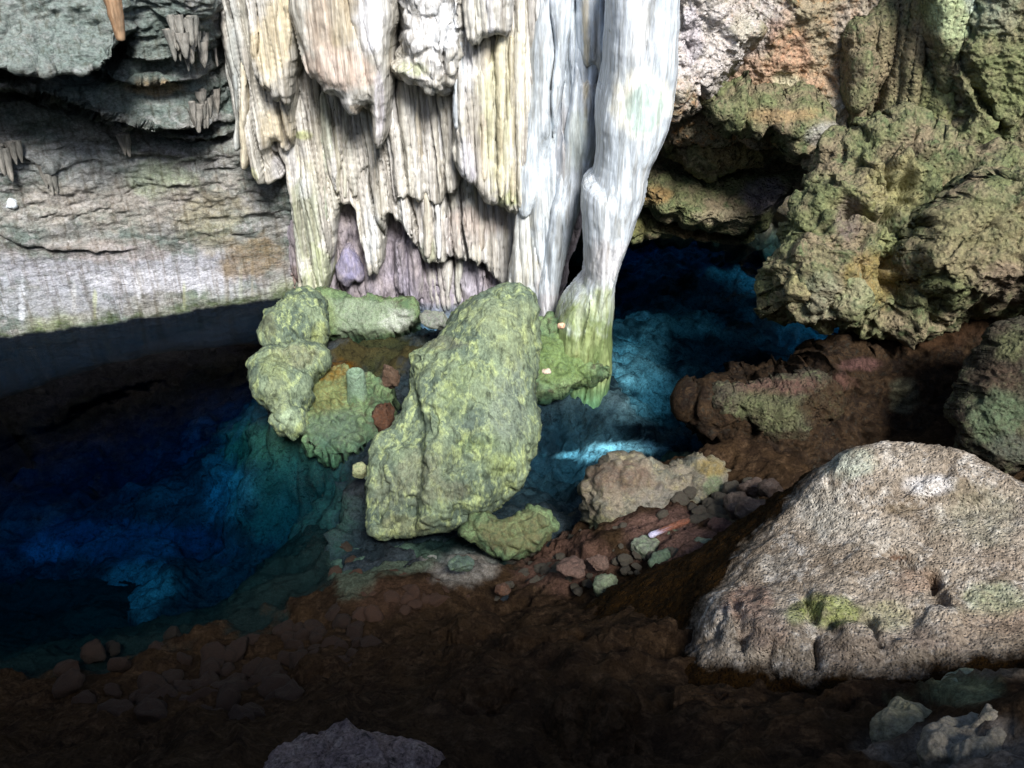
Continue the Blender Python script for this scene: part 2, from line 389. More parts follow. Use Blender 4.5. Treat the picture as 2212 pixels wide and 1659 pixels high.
# ---- lake bed
def bp_(u, v, z): return on_z(u, v, z).tolist()
bedc = [bp_(0, 760, -3.6), bp_(300, 760, -3.8), bp_(520, 760, -3.4), bp_(100, 1000, -4), bp_(400, 1000, -3.6),
        bp_(0, 1200, -3.0), bp_(250, 1230, -2.5), bp_(330, 1250, -2.0), bp_(200, 1400, -3.2), bp_(100, 1480, -1.8), bp_(0, 1560, -.8),
        bp_(480, 1200, -2.6), bp_(560, 1000, -1.1), bp_(620, 930, -.35), bp_(700, 950, -.4), bp_(640, 1060, -1.3), bp_(700, 1130, -.8), bp_(560, 1300, -2.0),
        bp_(650, 1330, -1.1), bp_(720, 1200, -.35), bp_(760, 1250, -.25), bp_(900, 1200, -.30), bp_(1020, 1220, -.35), bp_(1080, 1300, -.15),
        bp_(1220, 1130, -.35), bp_(1220, 950, -.8), bp_(1240, 1050, -1.0), bp_(1350, 860, -.8), bp_(1350, 970, -.7), bp_(1450, 940, -1.1), bp_(1500, 850, -1.1), bp_(1600, 700, -1.5), bp_(1400, 600, -1.6),
        bp_(1450, 760, -1.0), bp_(1550, 980, -1.6), bp_(1800, 850, -2.0), bp_(1500, 500, -1.8), bp_(800, 760, -.15), bp_(700, 760, -.1), bp_(850, 780, -.1), bp_(720, 850, -.08), bp_(820, 850, -.15), bp_(1100, 720, -.3), bp_(1240, 780, -.1), bp_(1230, 860, -.25),
        [-12, 4, -1], [-14, 20, -4], [14, 20, -4], [12, 6, -1.5], [0, 20, -4], [0, 16, -2.4], [-3, 3.5, -1], [3, 4, -1], [-6, 3.6, -1]]
BL = (.50, .54, .52)  # pale bed stones; daylight falling on the bed is painted in as brighter patches
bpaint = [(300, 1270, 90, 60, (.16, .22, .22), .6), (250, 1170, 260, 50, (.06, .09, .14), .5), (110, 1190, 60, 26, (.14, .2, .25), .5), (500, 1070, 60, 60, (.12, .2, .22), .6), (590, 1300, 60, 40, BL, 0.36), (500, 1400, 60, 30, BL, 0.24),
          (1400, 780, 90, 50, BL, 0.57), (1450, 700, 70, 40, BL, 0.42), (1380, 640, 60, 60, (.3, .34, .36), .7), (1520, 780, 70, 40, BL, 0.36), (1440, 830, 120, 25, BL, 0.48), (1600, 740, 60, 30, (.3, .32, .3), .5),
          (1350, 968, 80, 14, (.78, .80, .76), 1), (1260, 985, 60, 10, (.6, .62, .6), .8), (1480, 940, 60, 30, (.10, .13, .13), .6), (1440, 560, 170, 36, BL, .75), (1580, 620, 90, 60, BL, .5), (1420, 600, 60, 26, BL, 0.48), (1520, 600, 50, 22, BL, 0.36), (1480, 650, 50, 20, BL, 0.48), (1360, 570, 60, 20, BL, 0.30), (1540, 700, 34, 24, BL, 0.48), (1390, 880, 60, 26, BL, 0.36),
          (1010, 1210, 90, 45, (.32, .29, .25), 1), (600, 960, 130, 60, (.07, .10, .06), .8), (640, 1080, 130, 120, (.04, .07, .055), .8), (800, 760, 120, 70, (.035, .03, .014), 1), (740, 800, 50, 24, (.10, .05, .015), .7), (740, 860, 60, 40, (.10, .09, .04), .7)]
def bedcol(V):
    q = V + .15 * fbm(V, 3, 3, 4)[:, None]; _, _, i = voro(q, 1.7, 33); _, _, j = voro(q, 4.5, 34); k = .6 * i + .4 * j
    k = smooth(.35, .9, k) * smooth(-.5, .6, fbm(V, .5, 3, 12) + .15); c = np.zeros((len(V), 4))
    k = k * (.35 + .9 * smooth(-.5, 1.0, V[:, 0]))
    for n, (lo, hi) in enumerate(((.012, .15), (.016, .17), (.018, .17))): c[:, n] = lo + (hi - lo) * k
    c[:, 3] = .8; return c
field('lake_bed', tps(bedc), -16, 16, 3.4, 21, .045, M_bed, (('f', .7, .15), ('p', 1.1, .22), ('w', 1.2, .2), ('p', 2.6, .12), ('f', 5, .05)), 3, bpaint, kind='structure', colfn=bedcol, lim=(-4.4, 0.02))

# ---- near slope down to the water
gctl = [on_y(u, v, y).tolist() for (u, v, y) in (
    (-400, 1900, 1.9), (200, 1900, 1.8), (800, 1900, 1.9), (1400, 1900, 1.8), (2000, 1900, 1.7), (2600, 1900, 1.6),
    (0, 1659, 3.4), (400, 1659, 2.9), (800, 1640, 2.6), (1200, 1640, 2.7), (1600, 1640, 2.6), (2000, 1650, 2.4), (2212, 1659, 2.2), (2500, 1600, 2.2),
    (0, 1560, 4.4), (300, 1560, 4.2), (500, 1560, 3.9), (800, 1520, 3.9), (1000, 1480, 3.9), (1300, 1480, 3.7), (1600, 1520, 3.65), (1900, 1520, 3.4), (2212, 1490, 3.25),
    (0, 1500, 5.0), (300, 1480, 5.0), (600, 1450, 5.1), (800, 1400, 5.2), (1000, 1400, 4.9), (1200, 1380, 4.8), (1400, 1350, 4.6),
    (1300, 1300, 5.7), (1450, 1200, 6.1), (1350, 1160, 6.6), (1560, 1120, 6.7))]
gctl += [on_z(u, v, z).tolist() for (u, v, z) in (
    (-300, 1500, -.3), (0, 1440, -.25), (200, 1430, -.25), (400, 1400, -.15), (600, 1370, -.05), (760, 1290, -.05), (860, 1285, .10), (960, 1300, .03), (900, 1220, -.25), (1020, 1220, -.12), (780, 1220, -.3), (1060, 1340, .02), (1110, 1290, .06), (1200, 1230, .05),
    (1250, 1170, .02), (1300, 1100, -.1), (1500, 1000, -.3), (1560, 1020, .1), (1650, 1040, .1), (1500, 900, -.8), (900, 1150, -.5), (600, 1200, -1.4), (200, 1200, -2.4), (1800, 960, .3), (2100, 940, .8), (2300, 1000, 1.2), (1700, 900, -.3))]
gctl += [bp_(u, v, z) for (u, v, z) in ((-300, 1400, -2), (0, 1330, -2.4), (150, 1320, -2.4), (300, 1320, -2.2), (0, 1400, -1.7), (150, 1390, -1.7), (280, 1370, -1.5))]
gctl += [[-9, 3.5, -.3], [-9, 7, -2.5], [7, 7, 1.5], [-4, 8.5, -3.2], [0, 9, -2.0], [3, 8.2, -1.2], [6, 9, 0.6], [-6, -1, 4.4], [0, -1, 4.5], [6, -1, 4.6], [6, 3, 3.2], [9, 6, 2.5]]
G = tps(gctl)
gpaint = [(860, 1290, 100, 45, (.065, .04, .028), .8), (1005, 1225, 80, 42, (.26, .24, .21), .9), (850, 1200, 110, 40, (.12, .15, .11), .8), (760, 1240, 50, 50, (.12, .15, .11), .7), (1220, 1220, 120, 70, (.12, .075, .06), .8), (1450, 1160, 120, 60, (.14, .09, .075), .9),
          (2080, 1490, 90, 40, (.15, .17, .11), .8), (2080, 1620, 200, 70, (.17, .15, .13), .85), (2160, 1440, 120, 26, (.17, .14, .11), .8), (1930, 1510, 40, 20, (.15, .15, .09), .7)]
def gcol(V):
    c = np.zeros((len(V), 4)); c[:] = (.014, .022, .020, 0); c[:, 3] = smooth(0, -.08, V[:, 2] + .06 * fbm(V, 4, 3, 3)); return c
field('ground', G, -9.5, 8, -1.2, 9.2, .028, M_brown, (('f', .8, .14), ('w', 1.3, .16), ('p', 4, .04), ('f', 5, .04), ('f', 14, .015)), 17, gpaint, kind='structure', colfn=gcol)
#OBJECTS
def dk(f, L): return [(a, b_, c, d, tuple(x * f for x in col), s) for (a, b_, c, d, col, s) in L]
# ================================================================= left wall
LW = dict(y0=14.8, kx=.36, k=-.04)
def ledge(u, v, line, h, w, e=7):
    line = np.array(line, float); L = np.interp(u, line[:, 0], line[:, 1]) + 5 * fbm(np.stack([u / 30, u * 0, u * 0], -1), 1, 3, 5)
    d = L - v; fade = smooth(line[0, 0] - 30, line[0, 0] + 40, u) * (1 - smooth(line[-1, 0] - 60, line[-1, 0] + 10, u))
    return h * fade * smooth(0, e, d) * np.exp(-np.maximum(d, 0) / w)
def wall_off(u, v, V=None):
    o = 1.5 * smooth(420, -120, v) ** 1.3
    keepr = 1 - .85 * smooth(400, 490, u) * smooth(300, 200, v)
    o = o + ledge(u, v, [(-200, 40), (0, 52), (60, 75), (190, 88), (232, 70), (300, 20)], 1.1, 70)
    o = o + ledge(u, v, [(-200, 110), (0, 132), (120, 150), (200, 190), (250, 218), (330, 240), (480, 238), (560, 230)], .75, 55)
    o = o + ledge(u, v, [(-200, 170), (60, 170), (150, 200), (260, 262), (400, 285), (520, 270)], .40, 26)
    o = o + ledge(u, v, [(180, 118), (300, 140), (420, 135), (520, 120)], .35, 22) + ledge(u, v, [(230, 80), (330, 92), (400, 70), (520, 90)], .3, 20)
    o = o + ledge(u, v, [(-200, 290), (40, 310), (110, 345), (150, 330)], .22, 22)
    o = o + ledge(u, v, [(240, 320), (300, 330), (380, 325), (480, 300)], .12, 18)
    o = o + ledge(u, v, [(-200, 480), (0, 487), (90, 515), (220, 527), (300, 530)], .12, 26, 5)
    o = o * keepr
    for ln, dp, hh in (([(-200, 40), (0, 52), (60, 75), (190, 88), (232, 70), (300, 20)], .9, 26), ([(-200, 110), (0, 132), (120, 150), (200, 190), (250, 218), (330, 240), (480, 238)], .45, 18), ([(60, 170), (150, 200), (260, 262), (400, 285), (520, 270)], .2, 12)):
        ln = np.array(ln, float); L = np.interp(u, ln[:, 0], ln[:, 1]); o = o - dp * np.exp(-((v - L - hh) / hh) ** 2) * (1 - smooth(ln[-1, 0] - 60, ln[-1, 0], u))
    return o
def wall_pt(u, v):
    u = np.atleast_1d(np.asarray(u, float)); v = np.atleast_1d(np.asarray(v, float))
    B = on_y(u, v, LW['y0'], LW['k'], LW['kx']); n = np.array([LW['kx'], -1, LW['k']]); n /= np.linalg.norm(n)
    return (B + n * (.25 + wall_off(u, v))[:, None])[0]
wpaint = [(200, 60, 330, 120, (.15, .18, .165), .8), (330, 210, 220, 50, (.13, .165, .15), .7), (120, 230, 150, 60, (.10, .12, .11), .7), (300, 590, 420, 60, (.40, .40, .44), .85), (350, 610, 200, 30, (.56, .56, .60), .8), (90, 650, 200, 40, (.38, .39, .42), .7), (230, 540, 200, 30, (.30, .26, .24), .6),
          (12, 640, 7, 60, (0.50, 0.52, 0.56), .7), (48, 650, 9, 70, (0.62, 0.64, 0.68), .7), (120, 660, 5, 50, (0.26, 0.26, 0.28), .7), (160, 640, 6, 50, (0.50, 0.50, 0.50), .7), (205, 660, 5, 40, (0.42, 0.44, 0.30), .7), (262, 650, 5, 40, (0.28, 0.28, 0.30), .7), (300, 620, 7, 50, (0.60, 0.60, 0.62), .7), (345, 640, 6, 40, (0.30, 0.30, 0.30), .7), (398, 640, 5, 40, (0.44, 0.46, 0.32), .7), (430, 610, 8, 50, (0.60, 0.60, 0.64), .7), (490, 600, 6, 60, (0.30, 0.28, 0.26), .7), (520, 610, 5, 50, (0.50, 0.52, 0.46), .7), (545, 600, 5, 60, (0.26, 0.24, 0.20), .7),
          (250, 430, 300, 70, (.38, .34, .30), .5), (150, 350, 200, 50, (.40, .42, .42), .5), (350, 380, 80, 50, (.30, .36, .24), .5), (340, 190, 60, 18, (.42, .30, .18), .6), (460, 480, 90, 60, (.28, .26, .18), .6), (560, 560, 80, 60, (.22, .17, .11), .8)]
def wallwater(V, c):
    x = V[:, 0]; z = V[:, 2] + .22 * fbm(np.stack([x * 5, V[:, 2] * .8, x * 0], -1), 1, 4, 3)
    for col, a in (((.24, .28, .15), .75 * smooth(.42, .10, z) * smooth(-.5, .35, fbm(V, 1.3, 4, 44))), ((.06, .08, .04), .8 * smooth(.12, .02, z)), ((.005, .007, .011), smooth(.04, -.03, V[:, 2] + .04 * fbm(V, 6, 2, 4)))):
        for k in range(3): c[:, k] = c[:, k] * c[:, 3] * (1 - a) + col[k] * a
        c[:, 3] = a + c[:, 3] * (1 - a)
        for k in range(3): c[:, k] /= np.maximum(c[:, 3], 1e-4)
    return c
wall = empty('rock_wall', 'long grey and pink limestone wall curving over the left pool, pale at the waterline', 'rock wall')
relief('wall_face', [(-220, -520), (760, -520), (760, 700), (600, 740), (300, 760), (0, 860), (-220, 900)], T=.25, R=.3, D=.6, cell=2.6, rough=3,
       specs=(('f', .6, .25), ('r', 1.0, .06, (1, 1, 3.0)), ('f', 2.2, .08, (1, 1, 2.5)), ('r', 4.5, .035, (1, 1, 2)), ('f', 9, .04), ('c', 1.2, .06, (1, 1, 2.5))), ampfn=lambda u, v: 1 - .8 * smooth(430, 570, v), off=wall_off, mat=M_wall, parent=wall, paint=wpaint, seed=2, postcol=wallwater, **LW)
# ================================================================= wall behind
backw = relief('rock_wall', [(560, -500), (2350, -500), (2350, 900), (1700, 560), (1500, 520), (1300, 545), (900, 700), (560, 700)], 17.2, T=.4, R=.6, D=.6, cell=5, rough=10,
       specs=(('f', .5, .6), ('l', 1.0, .35), ('r', 2.2, .12), ('f', 5, .06)), mat=M_grey, seed=8)
tag(backw, 'shadowed rock wall far behind the white pillar, where the right pool ends', 'rock wall')
# ================================================================= flowstone curtain
def fl(seed, w, amp, fall=None):
    def f(u, v, V):
        o = flutes(V[:, 0] + .05 * V[:, 2], V[:, 2], seed, w, amp * 1.35)
        if fall is not None: o = o + fall(u, v)
        return o
    return f
FC = [(.56, .53, .44), (.40, .36, .29), (.56, .56, .58), (.33, .29, .24), (.62, .60, .54), (.46, .45, .37)]
def flcol(seed, w, st=.75):
    def f(V):
        i = flute_id(V[:, 0] + .05 * V[:, 2], V[:, 2], seed, w); c = np.array(FC)[np.minimum((i * len(FC)).astype(int), len(FC) - 1)]
        return np.concatenate([c, np.full((len(V), 1), st) * (.5 + .5 * fbm(V * np.array([1, 1, .3]), 3, 3, seed))[:, None]], 1)
    return f
cur = empty('flowstone_curtain', 'broad cream and tan fluted stone curtain between the left wall and the white pillar', 'flowstone')
def lobe(name, poly, y, T, R, seed, w=.10, amp=.035, ragged=7, mat=None, rough=3, paint=None, D=.55, specs=(('f', 2, .05), ('r', 8, .014, (1, 1, .12)), ('f', 12, .01, (1, 1, .5))), kx=0.0, k=0.0, colst=.75, cell=2.4, label=None, fall=None, rsc=30):
    o = relief(name, poly, y, k=k, kx=kx, T=T, R=R, D=D, cell=cell, rough=rough, rsc=rsc, ragged=ragged, chk=1, specs=specs, off=fl(seed, w, amp, fall), mat=mat or M_flow, parent=cur, paint=paint, seed=seed,
               colfn=flcol(seed, w, colst) if colst else None)
    if label: o['label'] = label
    return o
GR = (.26, .30, .15)
# recessed sheet at the back
lobe('back_sheet', [(470, -120), (1330, -120), (1300, 300), (1250, 480), (1190, 720), (1000, 740), (640, 720), (630, 560), (600, 420), (560, 360), (500, 200)], 13.3, .15, .3, 31, .12, .05, 0, M_recess,
     paint=[(1010, 600, 70, 60, (.36, .33, .37), .8), (900, 560, 60, 60, (.24, .21, .24), .7), (620, 620, 40, 60, (.22, .14, .09), .7)], colst=0, specs=(('f', 1.2, .15), ('r', 4, .05, (1, 1, .5))))
# main fluted sheet
lobe('fluted_sheet', [(560, -120), (1240, -120), (1240, 200), (1180, 640), (1100, 660), (1090, 640), (1078, 615), (1062, 590), (1030, 556), (985, 552), (960, 556), (940, 572), (915, 560), (900, 530), (885, 500), (868, 468), (842, 458), (835, 470), (833, 560), (815, 592), (795, 592),
     (788, 560), (775, 500), (768, 450), (755, 432), (738, 437), (732, 470), (725, 540), (716, 590), (705, 640), (655, 650), (645, 560), (636, 470), (622, 350), (612, 330), (600, 310), (575, 318), (565, 250)], 12.85, .22, .12, 41, .105, .055, 8, rough=4, D=.5,
     paint=[(660, 480, 40, 140, GR, .55), (690, 590, 40, 60, (.30, .35, .15), .7), (655, 292, 22, 12, (.40, .46, .10), .9), (660, 400, 14, 30, (.66, .68, .68), .7), (800, 500, 20, 80, (.66, .68, .70), .7), (930, 540, 20, 30, GR, .5), (1000, 500, 60, 60, (.44, .38, .36), .6), (700, 330, 60, 90, (.42, .37, .28), .5),
            (770, 380, 60, 60, (.52, .47, .42), .5), (930, 330, 40, 120, (.62, .62, .64), .7), (1090, 560, 30, 70, (.36, .34, .30), .6), (1050, 470, 70, 40, (.50, .40, .34), .5), (740, 300, 60, 70, (.28, .25, .17), .5)])
lobe('left_sheet', [(478, -120), (640, -120), (642, 200), (640, 320), (612, 320), (604, 308), (584, 312), (580, 335), (600, 365), (612, 385), (590, 400), (566, 398), (548, 380), (540, 340), (520, 290), (498, 200), (488, 110), (480, 60)], 12.5, .22, .18, 43, .12, .06, 7,
     paint=[(505, 120, 20, 110, (.34, .36, .34), .7), (600, 280, 40, 50, (.60, .50, .32), .7), (545, 385, 12, 25, (.40, .42, .12), .7), (600, 360, 20, 25, (.42, .40, .42), .7)], label='left_sheet')
lobe('hanging_lobe', [(528, -120), (632, -120), (640, 60), (640, 130), (634, 175), (630, 215), (614, 212), (600, 208), (584, 196), (568, 188), (560, 165), (550, 130), (541, 60)], 12.15, .26, .16, 47, .09, .03, 9, paint=[(590, 80, 50, 90, (.62, .50, .28), .6)], label='narrow cream lobe with frayed lower edge', colst=.4)
lobe('hanging_lobe', [(618, -120), (880, -120), (862, 30), (846, 90), (842, 165), (836, 230), (832, 300), (818, 320), (804, 308), (802, 225), (790, 232), (768, 243), (752, 232), (735, 205), (712, 196), (690, 182), (668, 165), (656, 130), (644, 70), (628, 20)], 12.0, .42, .34, 53, .13, .025, 8,
     paint=[(730, 40, 60, 80, (.36, .28, .16), .85), (740, 150, 90, 50, (.58, .43, .34), .7), (800, 50, 30, 90, (.70, .70, .72), .9), (820, 220, 12, 90, (.64, .60, .64), .8), (690, 60, 30, 70, (.50, .40, .32), .7), (770, 235, 20, 12, (.6, .46, .3), .6)], label='widest brown and cream lobe with ragged bottom', colst=.4)
lobe('knobbly_lobe', [(862, -120), (1015, -120), (1010, 60), (1000, 110), (985, 165), (975, 190), (950, 196), (925, 200), (905, 190), (880, 182), (862, 165), (848, 158), (845, 138), (862, 125), (870, 90), (862, 50)], 12.1, .40, .25, 59, .3, .03, 3, colst=0, rough=6,
     specs=(('f', 1.6, .14), ('l', 4, .05), ('f', 8, .02)), paint=[(920, 60, 90, 110, (.60, .59, .58), .9), (890, 150, 40, 26, (.42, .45, .26), .85), (960, 60, 40, 60, (.68, .70, .72), .7)], label='pale knobbly lobe with a green underside')
lobe('hanging_curtain', [(975, -120), (1210, -120), (1185, 100), (1165, 280), (1140, 400), (1132, 470), (1115, 458), (1095, 446), (1070, 440), (1052, 432), (1040, 410), (1022, 395), (1010, 385), (1000, 378), (985, 366), (975, 330), (985, 280), (980, 190)], 12.3, .34, .2, 61, .085, .05, 6,
     paint=[(1000, 90, 30, 120, (.68, .68, .70), .7), (1075, 250, 40, 170, (.58, .56, .30), .65), (1100, 430, 30, 22, (.30, .34, .10), .8), (1010, 350, 22, 60, (.56, .55, .60), .8), (1120, 150, 20, 140, (.60, .54, .40), .6)], label='long cream ribbed curtain broken off along a slanting edge')
lobe('hanging_lobe', [(1003, -120), (1118, -120), (1108, 40), (1102, 70), (1075, 72), (1050, 76), (1040, 92), (1024, 100), (1012, 92), (1004, 70)], 11.9, .26, .16, 67, .08, .03, 5, label='short pale lobe at the top of the curtain')
lobe('stalactite', [(972, 40), (1004, 40), (1004, 150), (998, 230), (992, 276), (984, 280), (979, 262), (977, 180)], 12.0, .12, .1, 71, .2, .01, 0, M_white, colst=0)
lobe('hanging_curtain', [(835, 150), (1000, 150), (1000, 380), (985, 420), (940, 440), (925, 420), (905, 430), (880, 420), (862, 440), (845, 430), (838, 300)], 12.6, .12, .12, 73, .10, .06, 14, label='middle row of narrow tan ribs', colst=.8)
lobe('hanging_curtain', [(690, 180), (830, 180), (828, 380), (815, 400), (800, 360), (780, 372), (765, 430), (745, 400), (730, 420), (716, 400), (700, 380), (694, 280)], 12.65, .10, .10, 77, .08, .055, 22, label='narrow greenish ribs under the widest lobe', colst=.8, paint=[(705, 250, 18, 100, (.36, .40, .28), .6)])
lobe('fluted_sheet', [(860, 480), (1075, 560), (1072, 640), (1010, 665), (955, 675), (940, 655), (925, 668), (912, 645), (895, 655), (870, 640), (845, 600)], 13.15, .14, .12, 79, .09, .06, 10, M_recess, label='low purple grey fringe of ribs above the mossy ledge', colst=0, paint=[(960, 620, 50, 60, (.44, .42, .38), .8), (1020, 600, 40, 50, (.40, .38, .42), .7)])
for i_, (a_, b_, t_, e_, y_, c_) in enumerate([(640, 662, 320, 645, 12.75, (0.58, 0.52, 0.38)), (668, 690, 300, 520, 12.72, (0.4, 0.44, 0.24)), (742, 756, 200, 430, 12.6, (0.52, 0.5, 0.4)), (782, 797, 240, 520, 12.7, (0.56, 0.54, 0.5)), (806, 822, 300, 560, 12.7, (0.6, 0.58, 0.5)), (868, 882, 180, 470, 12.6, (0.46, 0.38, 0.28)), (893, 908, 190, 440, 12.5, (0.56, 0.48, 0.34)), (916, 934, 190, 560, 12.6, (0.62, 0.56, 0.44)), (940, 958, 190, 565, 12.55, (0.66, 0.66, 0.66)), (1000, 1016, 80, 370, 12.1, (0.6, 0.58, 0.58)), (1040, 1058, 78, 395, 12.0, (0.58, 0.5, 0.36)), (1072, 1092, 76, 435, 11.95, (0.62, 0.56, 0.36)), (1098, 1112, 80, 440, 12.0, (0.52, 0.46, 0.28)), (1116, 1138, -100, 455, 11.98, (0.62, 0.58, 0.44)), (1030, 1044, 380, 555, 12.65, (0.42, 0.36, 0.3)), (960, 974, 560, 650, 13.0, (0.5, 0.48, 0.44)), (985, 1000, 556, 655, 13.0, (0.48, 0.48, 0.42)), (500, 514, 60, 330, 12.25, (0.34, 0.37, 0.36)), (520, 536, 100, 370, 12.2, (0.58, 0.5, 0.34)), (700, 712, 190, 480, 12.65, (0.34, 0.38, 0.28)), (720, 732, 200, 420, 12.6, (0.5, 0.47, 0.36)), (1128, 1142, 470, 640, 12.3, (0.46, 0.44, 0.4))]):
    w_ = b_ - a_; ln_ = e_ - t_; s_ = 6 * math.sin(i_ * 2.3)
    P_ = [(a_, t_), (b_, t_), (b_ + 1 + s_ * .3, t_ + ln_ * .3), (b_ - 2 + s_, t_ + ln_ * .6), (b_ - 1 + s_ * .6, e_ - w_), (a_ + w_ * .6 + s_ * .5, e_), (a_ + 2 + s_ * .4, e_ - w_ * .7), (a_ + 1 + s_, t_ + ln_ * .6), (a_ - 1 + s_ * .3, t_ + ln_ * .3)]
    relief('rib', P_, y_, T=.07, R=.06, D=.22, cell=1.8, rough=2.5, rsc=25, specs=(('f', 2, .03), ('r', 9, .012, (1, 1, .12)), ('f', 14, .01, (1, 1, .5))), mat=M_flow, parent=cur, seed=200 + i_, paint=[((a_ + b_) / 2, (t_ + e_) / 2, 60, ln_, c_, .85)])
relief('cavity_stone', [(752, 520), (772, 545), (788, 590), (780, 608), (765, 602), (755, 622), (740, 612), (722, 600), (730, 560)], 13.05, T=.25, R=.2, cell=2.4, specs=(('f', 3, .06),), mat=M_recess, parent=cur, seed=81, paint=[(755, 570, 50, 60, (.22, .21, .30), .9)])
# ================================================================= pale columns between curtain and pillar
def wf(seed, w=.3, amp=.03): return fl(seed, w, amp)
ww = (('f', 1.2, .05), ('r', 3, .02, (1, 1, .2)), ('f', 9, .008, (1, 1, .4)))
WT = (.73, .76, .79)
def column(label, poly, y, T, R, seed, paint=None, k=0.0, colst=0, mat=None, amp=.03, w=.3):
    o = relief('stone_column', poly, y, k=k, T=T, R=R, D=.6, cell=2.6, rough=3, rsc=60, specs=ww, off=wf(seed, w, amp), mat=mat or M_white, seed=seed, paint=paint, colfn=flcol(seed, .07, colst) if colst else None)
    return tag(o, label, 'stone column', 'pale columns beside the curtain')
column('slim white rib at the right edge of the fluted curtain, broken off halfway down', [(1165, -120), (1255, -120), (1236, 60), (1212, 200), (1196, 320), (1180, 420), (1160, 440), (1146, 466), (1128, 470), (1118, 440), (1128, 330), (1150, 160)], 12.05, .2, .2, 83, [(1140, 430, 30, 30, (.55, .58, .60), .6)])
column('grey white column standing behind the big green boulder', [(1118, 420), (1190, 300), (1230, -120), (1350, -120), (1310, 200), (1260, 430), (1220, 540), (1200, 640), (1180, 700), (1110, 700), (1095, 640), (1110, 540)], 12.15, .2, .35, 87, [(1120, 560, 50, 120, (.50, .47, .38), .7), (1215, 340, 14, 170, (.36, .34, .34), .7), (1190, 620, 40, 50, (.44, .42, .42), .7), (1185, 440, 30, 60, (.48, .50, .50), .6)], w=.16, amp=.06)
column('long white column leaning left from the roof, next to the widest pillar', [(1235, -120), (1345, -120), (1322, 60), (1306, 170), (1292, 300), (1272, 400), (1240, 480), (1222, 545), (1207, 620), (1196, 690), (1165, 720), (1160, 640), (1180, 540), (1200, 420), (1222, 300), (1236, 180), (1250, 60)], 11.95, .22, .26, 89, [(1265, 120, 10, 160, (.48, .40, .26), .8), (1290, 140, 10, 140, (.52, .48, .42), .7), (1190, 660, 40, 50, (.42, .40, .40), .8), (1250, 300, 30, 80, (.50, .54, .46), .5)], w=.2, amp=.05)
# ================================================================= white pillar
pil = empty('stone_pillar', 'widest white pillar narrowing down to a mossy green foot in the water', 'stone pillar')
def pillarcol(V, c):
    a = smooth(1.25, .7, V[:, 2] + .35 * fbm(V * np.array([1, 1, .3]), 5, 4, 7)); r = .5 + .5 * fbm(V * np.array([1, 1, .4]), 7, 4, 17)
    for k, (p_, q_) in enumerate(zip((.08, .12, .05), (.30, .34, .18))): c[:, k] = c[:, k] * (1 - a) + a * (p_ + (q_ - p_) * r)
    c[:, 3] = np.maximum(c[:, 3], a); return c
def pwf(u, v, V):
    o = flutes(V[:, 0] + .12 * V[:, 2], V[:, 2] * .6, 97, .34, .013) + .08 * smooth(420, 620, v) * fbm(np.stack([V[:, 0] * 9 - V[:, 2] * 1.5, V[:, 2] * 1.2, V[:, 2] * 0], -1), 1, 4, 5, ridge=True)
    return o
relief('shaft', [(1318, -120), (1472, -120), (1466, 20), (1460, 130), (1456, 200), (1447, 262), (1425, 310), (1396, 372), (1390, 420), (1378, 460), (1364, 512), (1342, 570), (1328, 620), (1322, 720), (1322, 800), (1310, 900), (1230, 900), (1205, 800),
     (1200, 730), (1205, 690), (1222, 660), (1242, 632), (1264, 608), (1265, 540), (1261, 470), (1262, 410), (1276, 392), (1290, 384), (1296, 340), (1294, 250), (1308, 160), (1316, 60)], 10.9, T=.42, R=.34, D=.5, cell=2.4, rough=2.5, rsc=50, specs=ww, off=pwf, postcol=pillarcol, mat=M_white, parent=pil, seed=97,
     paint=[(1300, 560, 60, 60, (.52, .50, .50), .75), (1290, 680, 70, 70, (.34, .38, .22), .9), (1300, 760, 60, 80, (.17, .24, .09), .9), (1250, 700, 40, 50, (.22, .27, .11), .85), (1258, 700, 16, 50, (.26, .27, .25), .6), (1270, 790, 60, 60, (.15, .21, .08), .95), (1388, 205, 62, 78, (.90, .90, .82), 1), (1396, 225, 38, 56, (.46, .54, .50), 1), (1380, 60, 60, 110, (.76, .78, .80), .6)])
foot = relief('mossy_foot', [(1150, 690), (1185, 672), (1210, 690), (1240, 740), (1300, 770), (1326, 800), (1324, 815), (1270, 832), (1200, 850), (1140, 860), (1130, 760)], 10.22, k=1.6, T=.2, R=.3, Tb=.5, cell=2.6, rough=6, specs=(('f', 2, .12), ('l', 5, .05), ('f', 12, .02)), mat=M_isle, parent=pil, seed=99,
     paint=[(1220, 770, 90, 60, (.13, .18, .07), .8)])
# ================================================================= right side rock
rw = empty('rock_wall', 'ochre and green pitted rock face coming down from the roof right of the white pillar', 'rock wall')
CR = (('f', .9, .2), ('w', .9, .20), ('p', 2.0, .12), ('c', 1.1, .16), ('p', 6, .04), ('w', 4, .05), ('f', 11, .03))
RC = (('f', .9, .16), ('w', 1.0, .14), ('p', 2.4, .08), ('c', 1.3, .12), ('w', 4, .05), ('f', 9, .035), ('p', 9, .025))
relief('rock_face', [(1440, -500), (2320, -500), (2320, 420), (1900, 400), (1780, 330), (1740, 340), (1700, 296), (1640, 300), (1440, 300), (1425, 200)], 12.6, kx=-.25, k=0, T=.3, R=.4, D=.8, cell=2.8, rough=7, specs=RC, mat=M_warm, parent=rw, seed=101,
       paint=[(1560, 60, 140, 120, (.50, .46, .44), .8), (1650, 170, 150, 60, (.46, .31, .22), .7), (1760, 60, 60, 80, (.30, .25, .18), .5), (1700, 110, 50, 60, (.42, .27, .20), .7), (1720, 270, 110, 40, (.30, .32, .16), .7), (1860, 40, 70, 60, (.34, .30, .26), .6), (1790, 260, 60, 50, (.42, .38, .34), .6), (1700, 190, 40, 40, (.40, .42, .30), .6)])
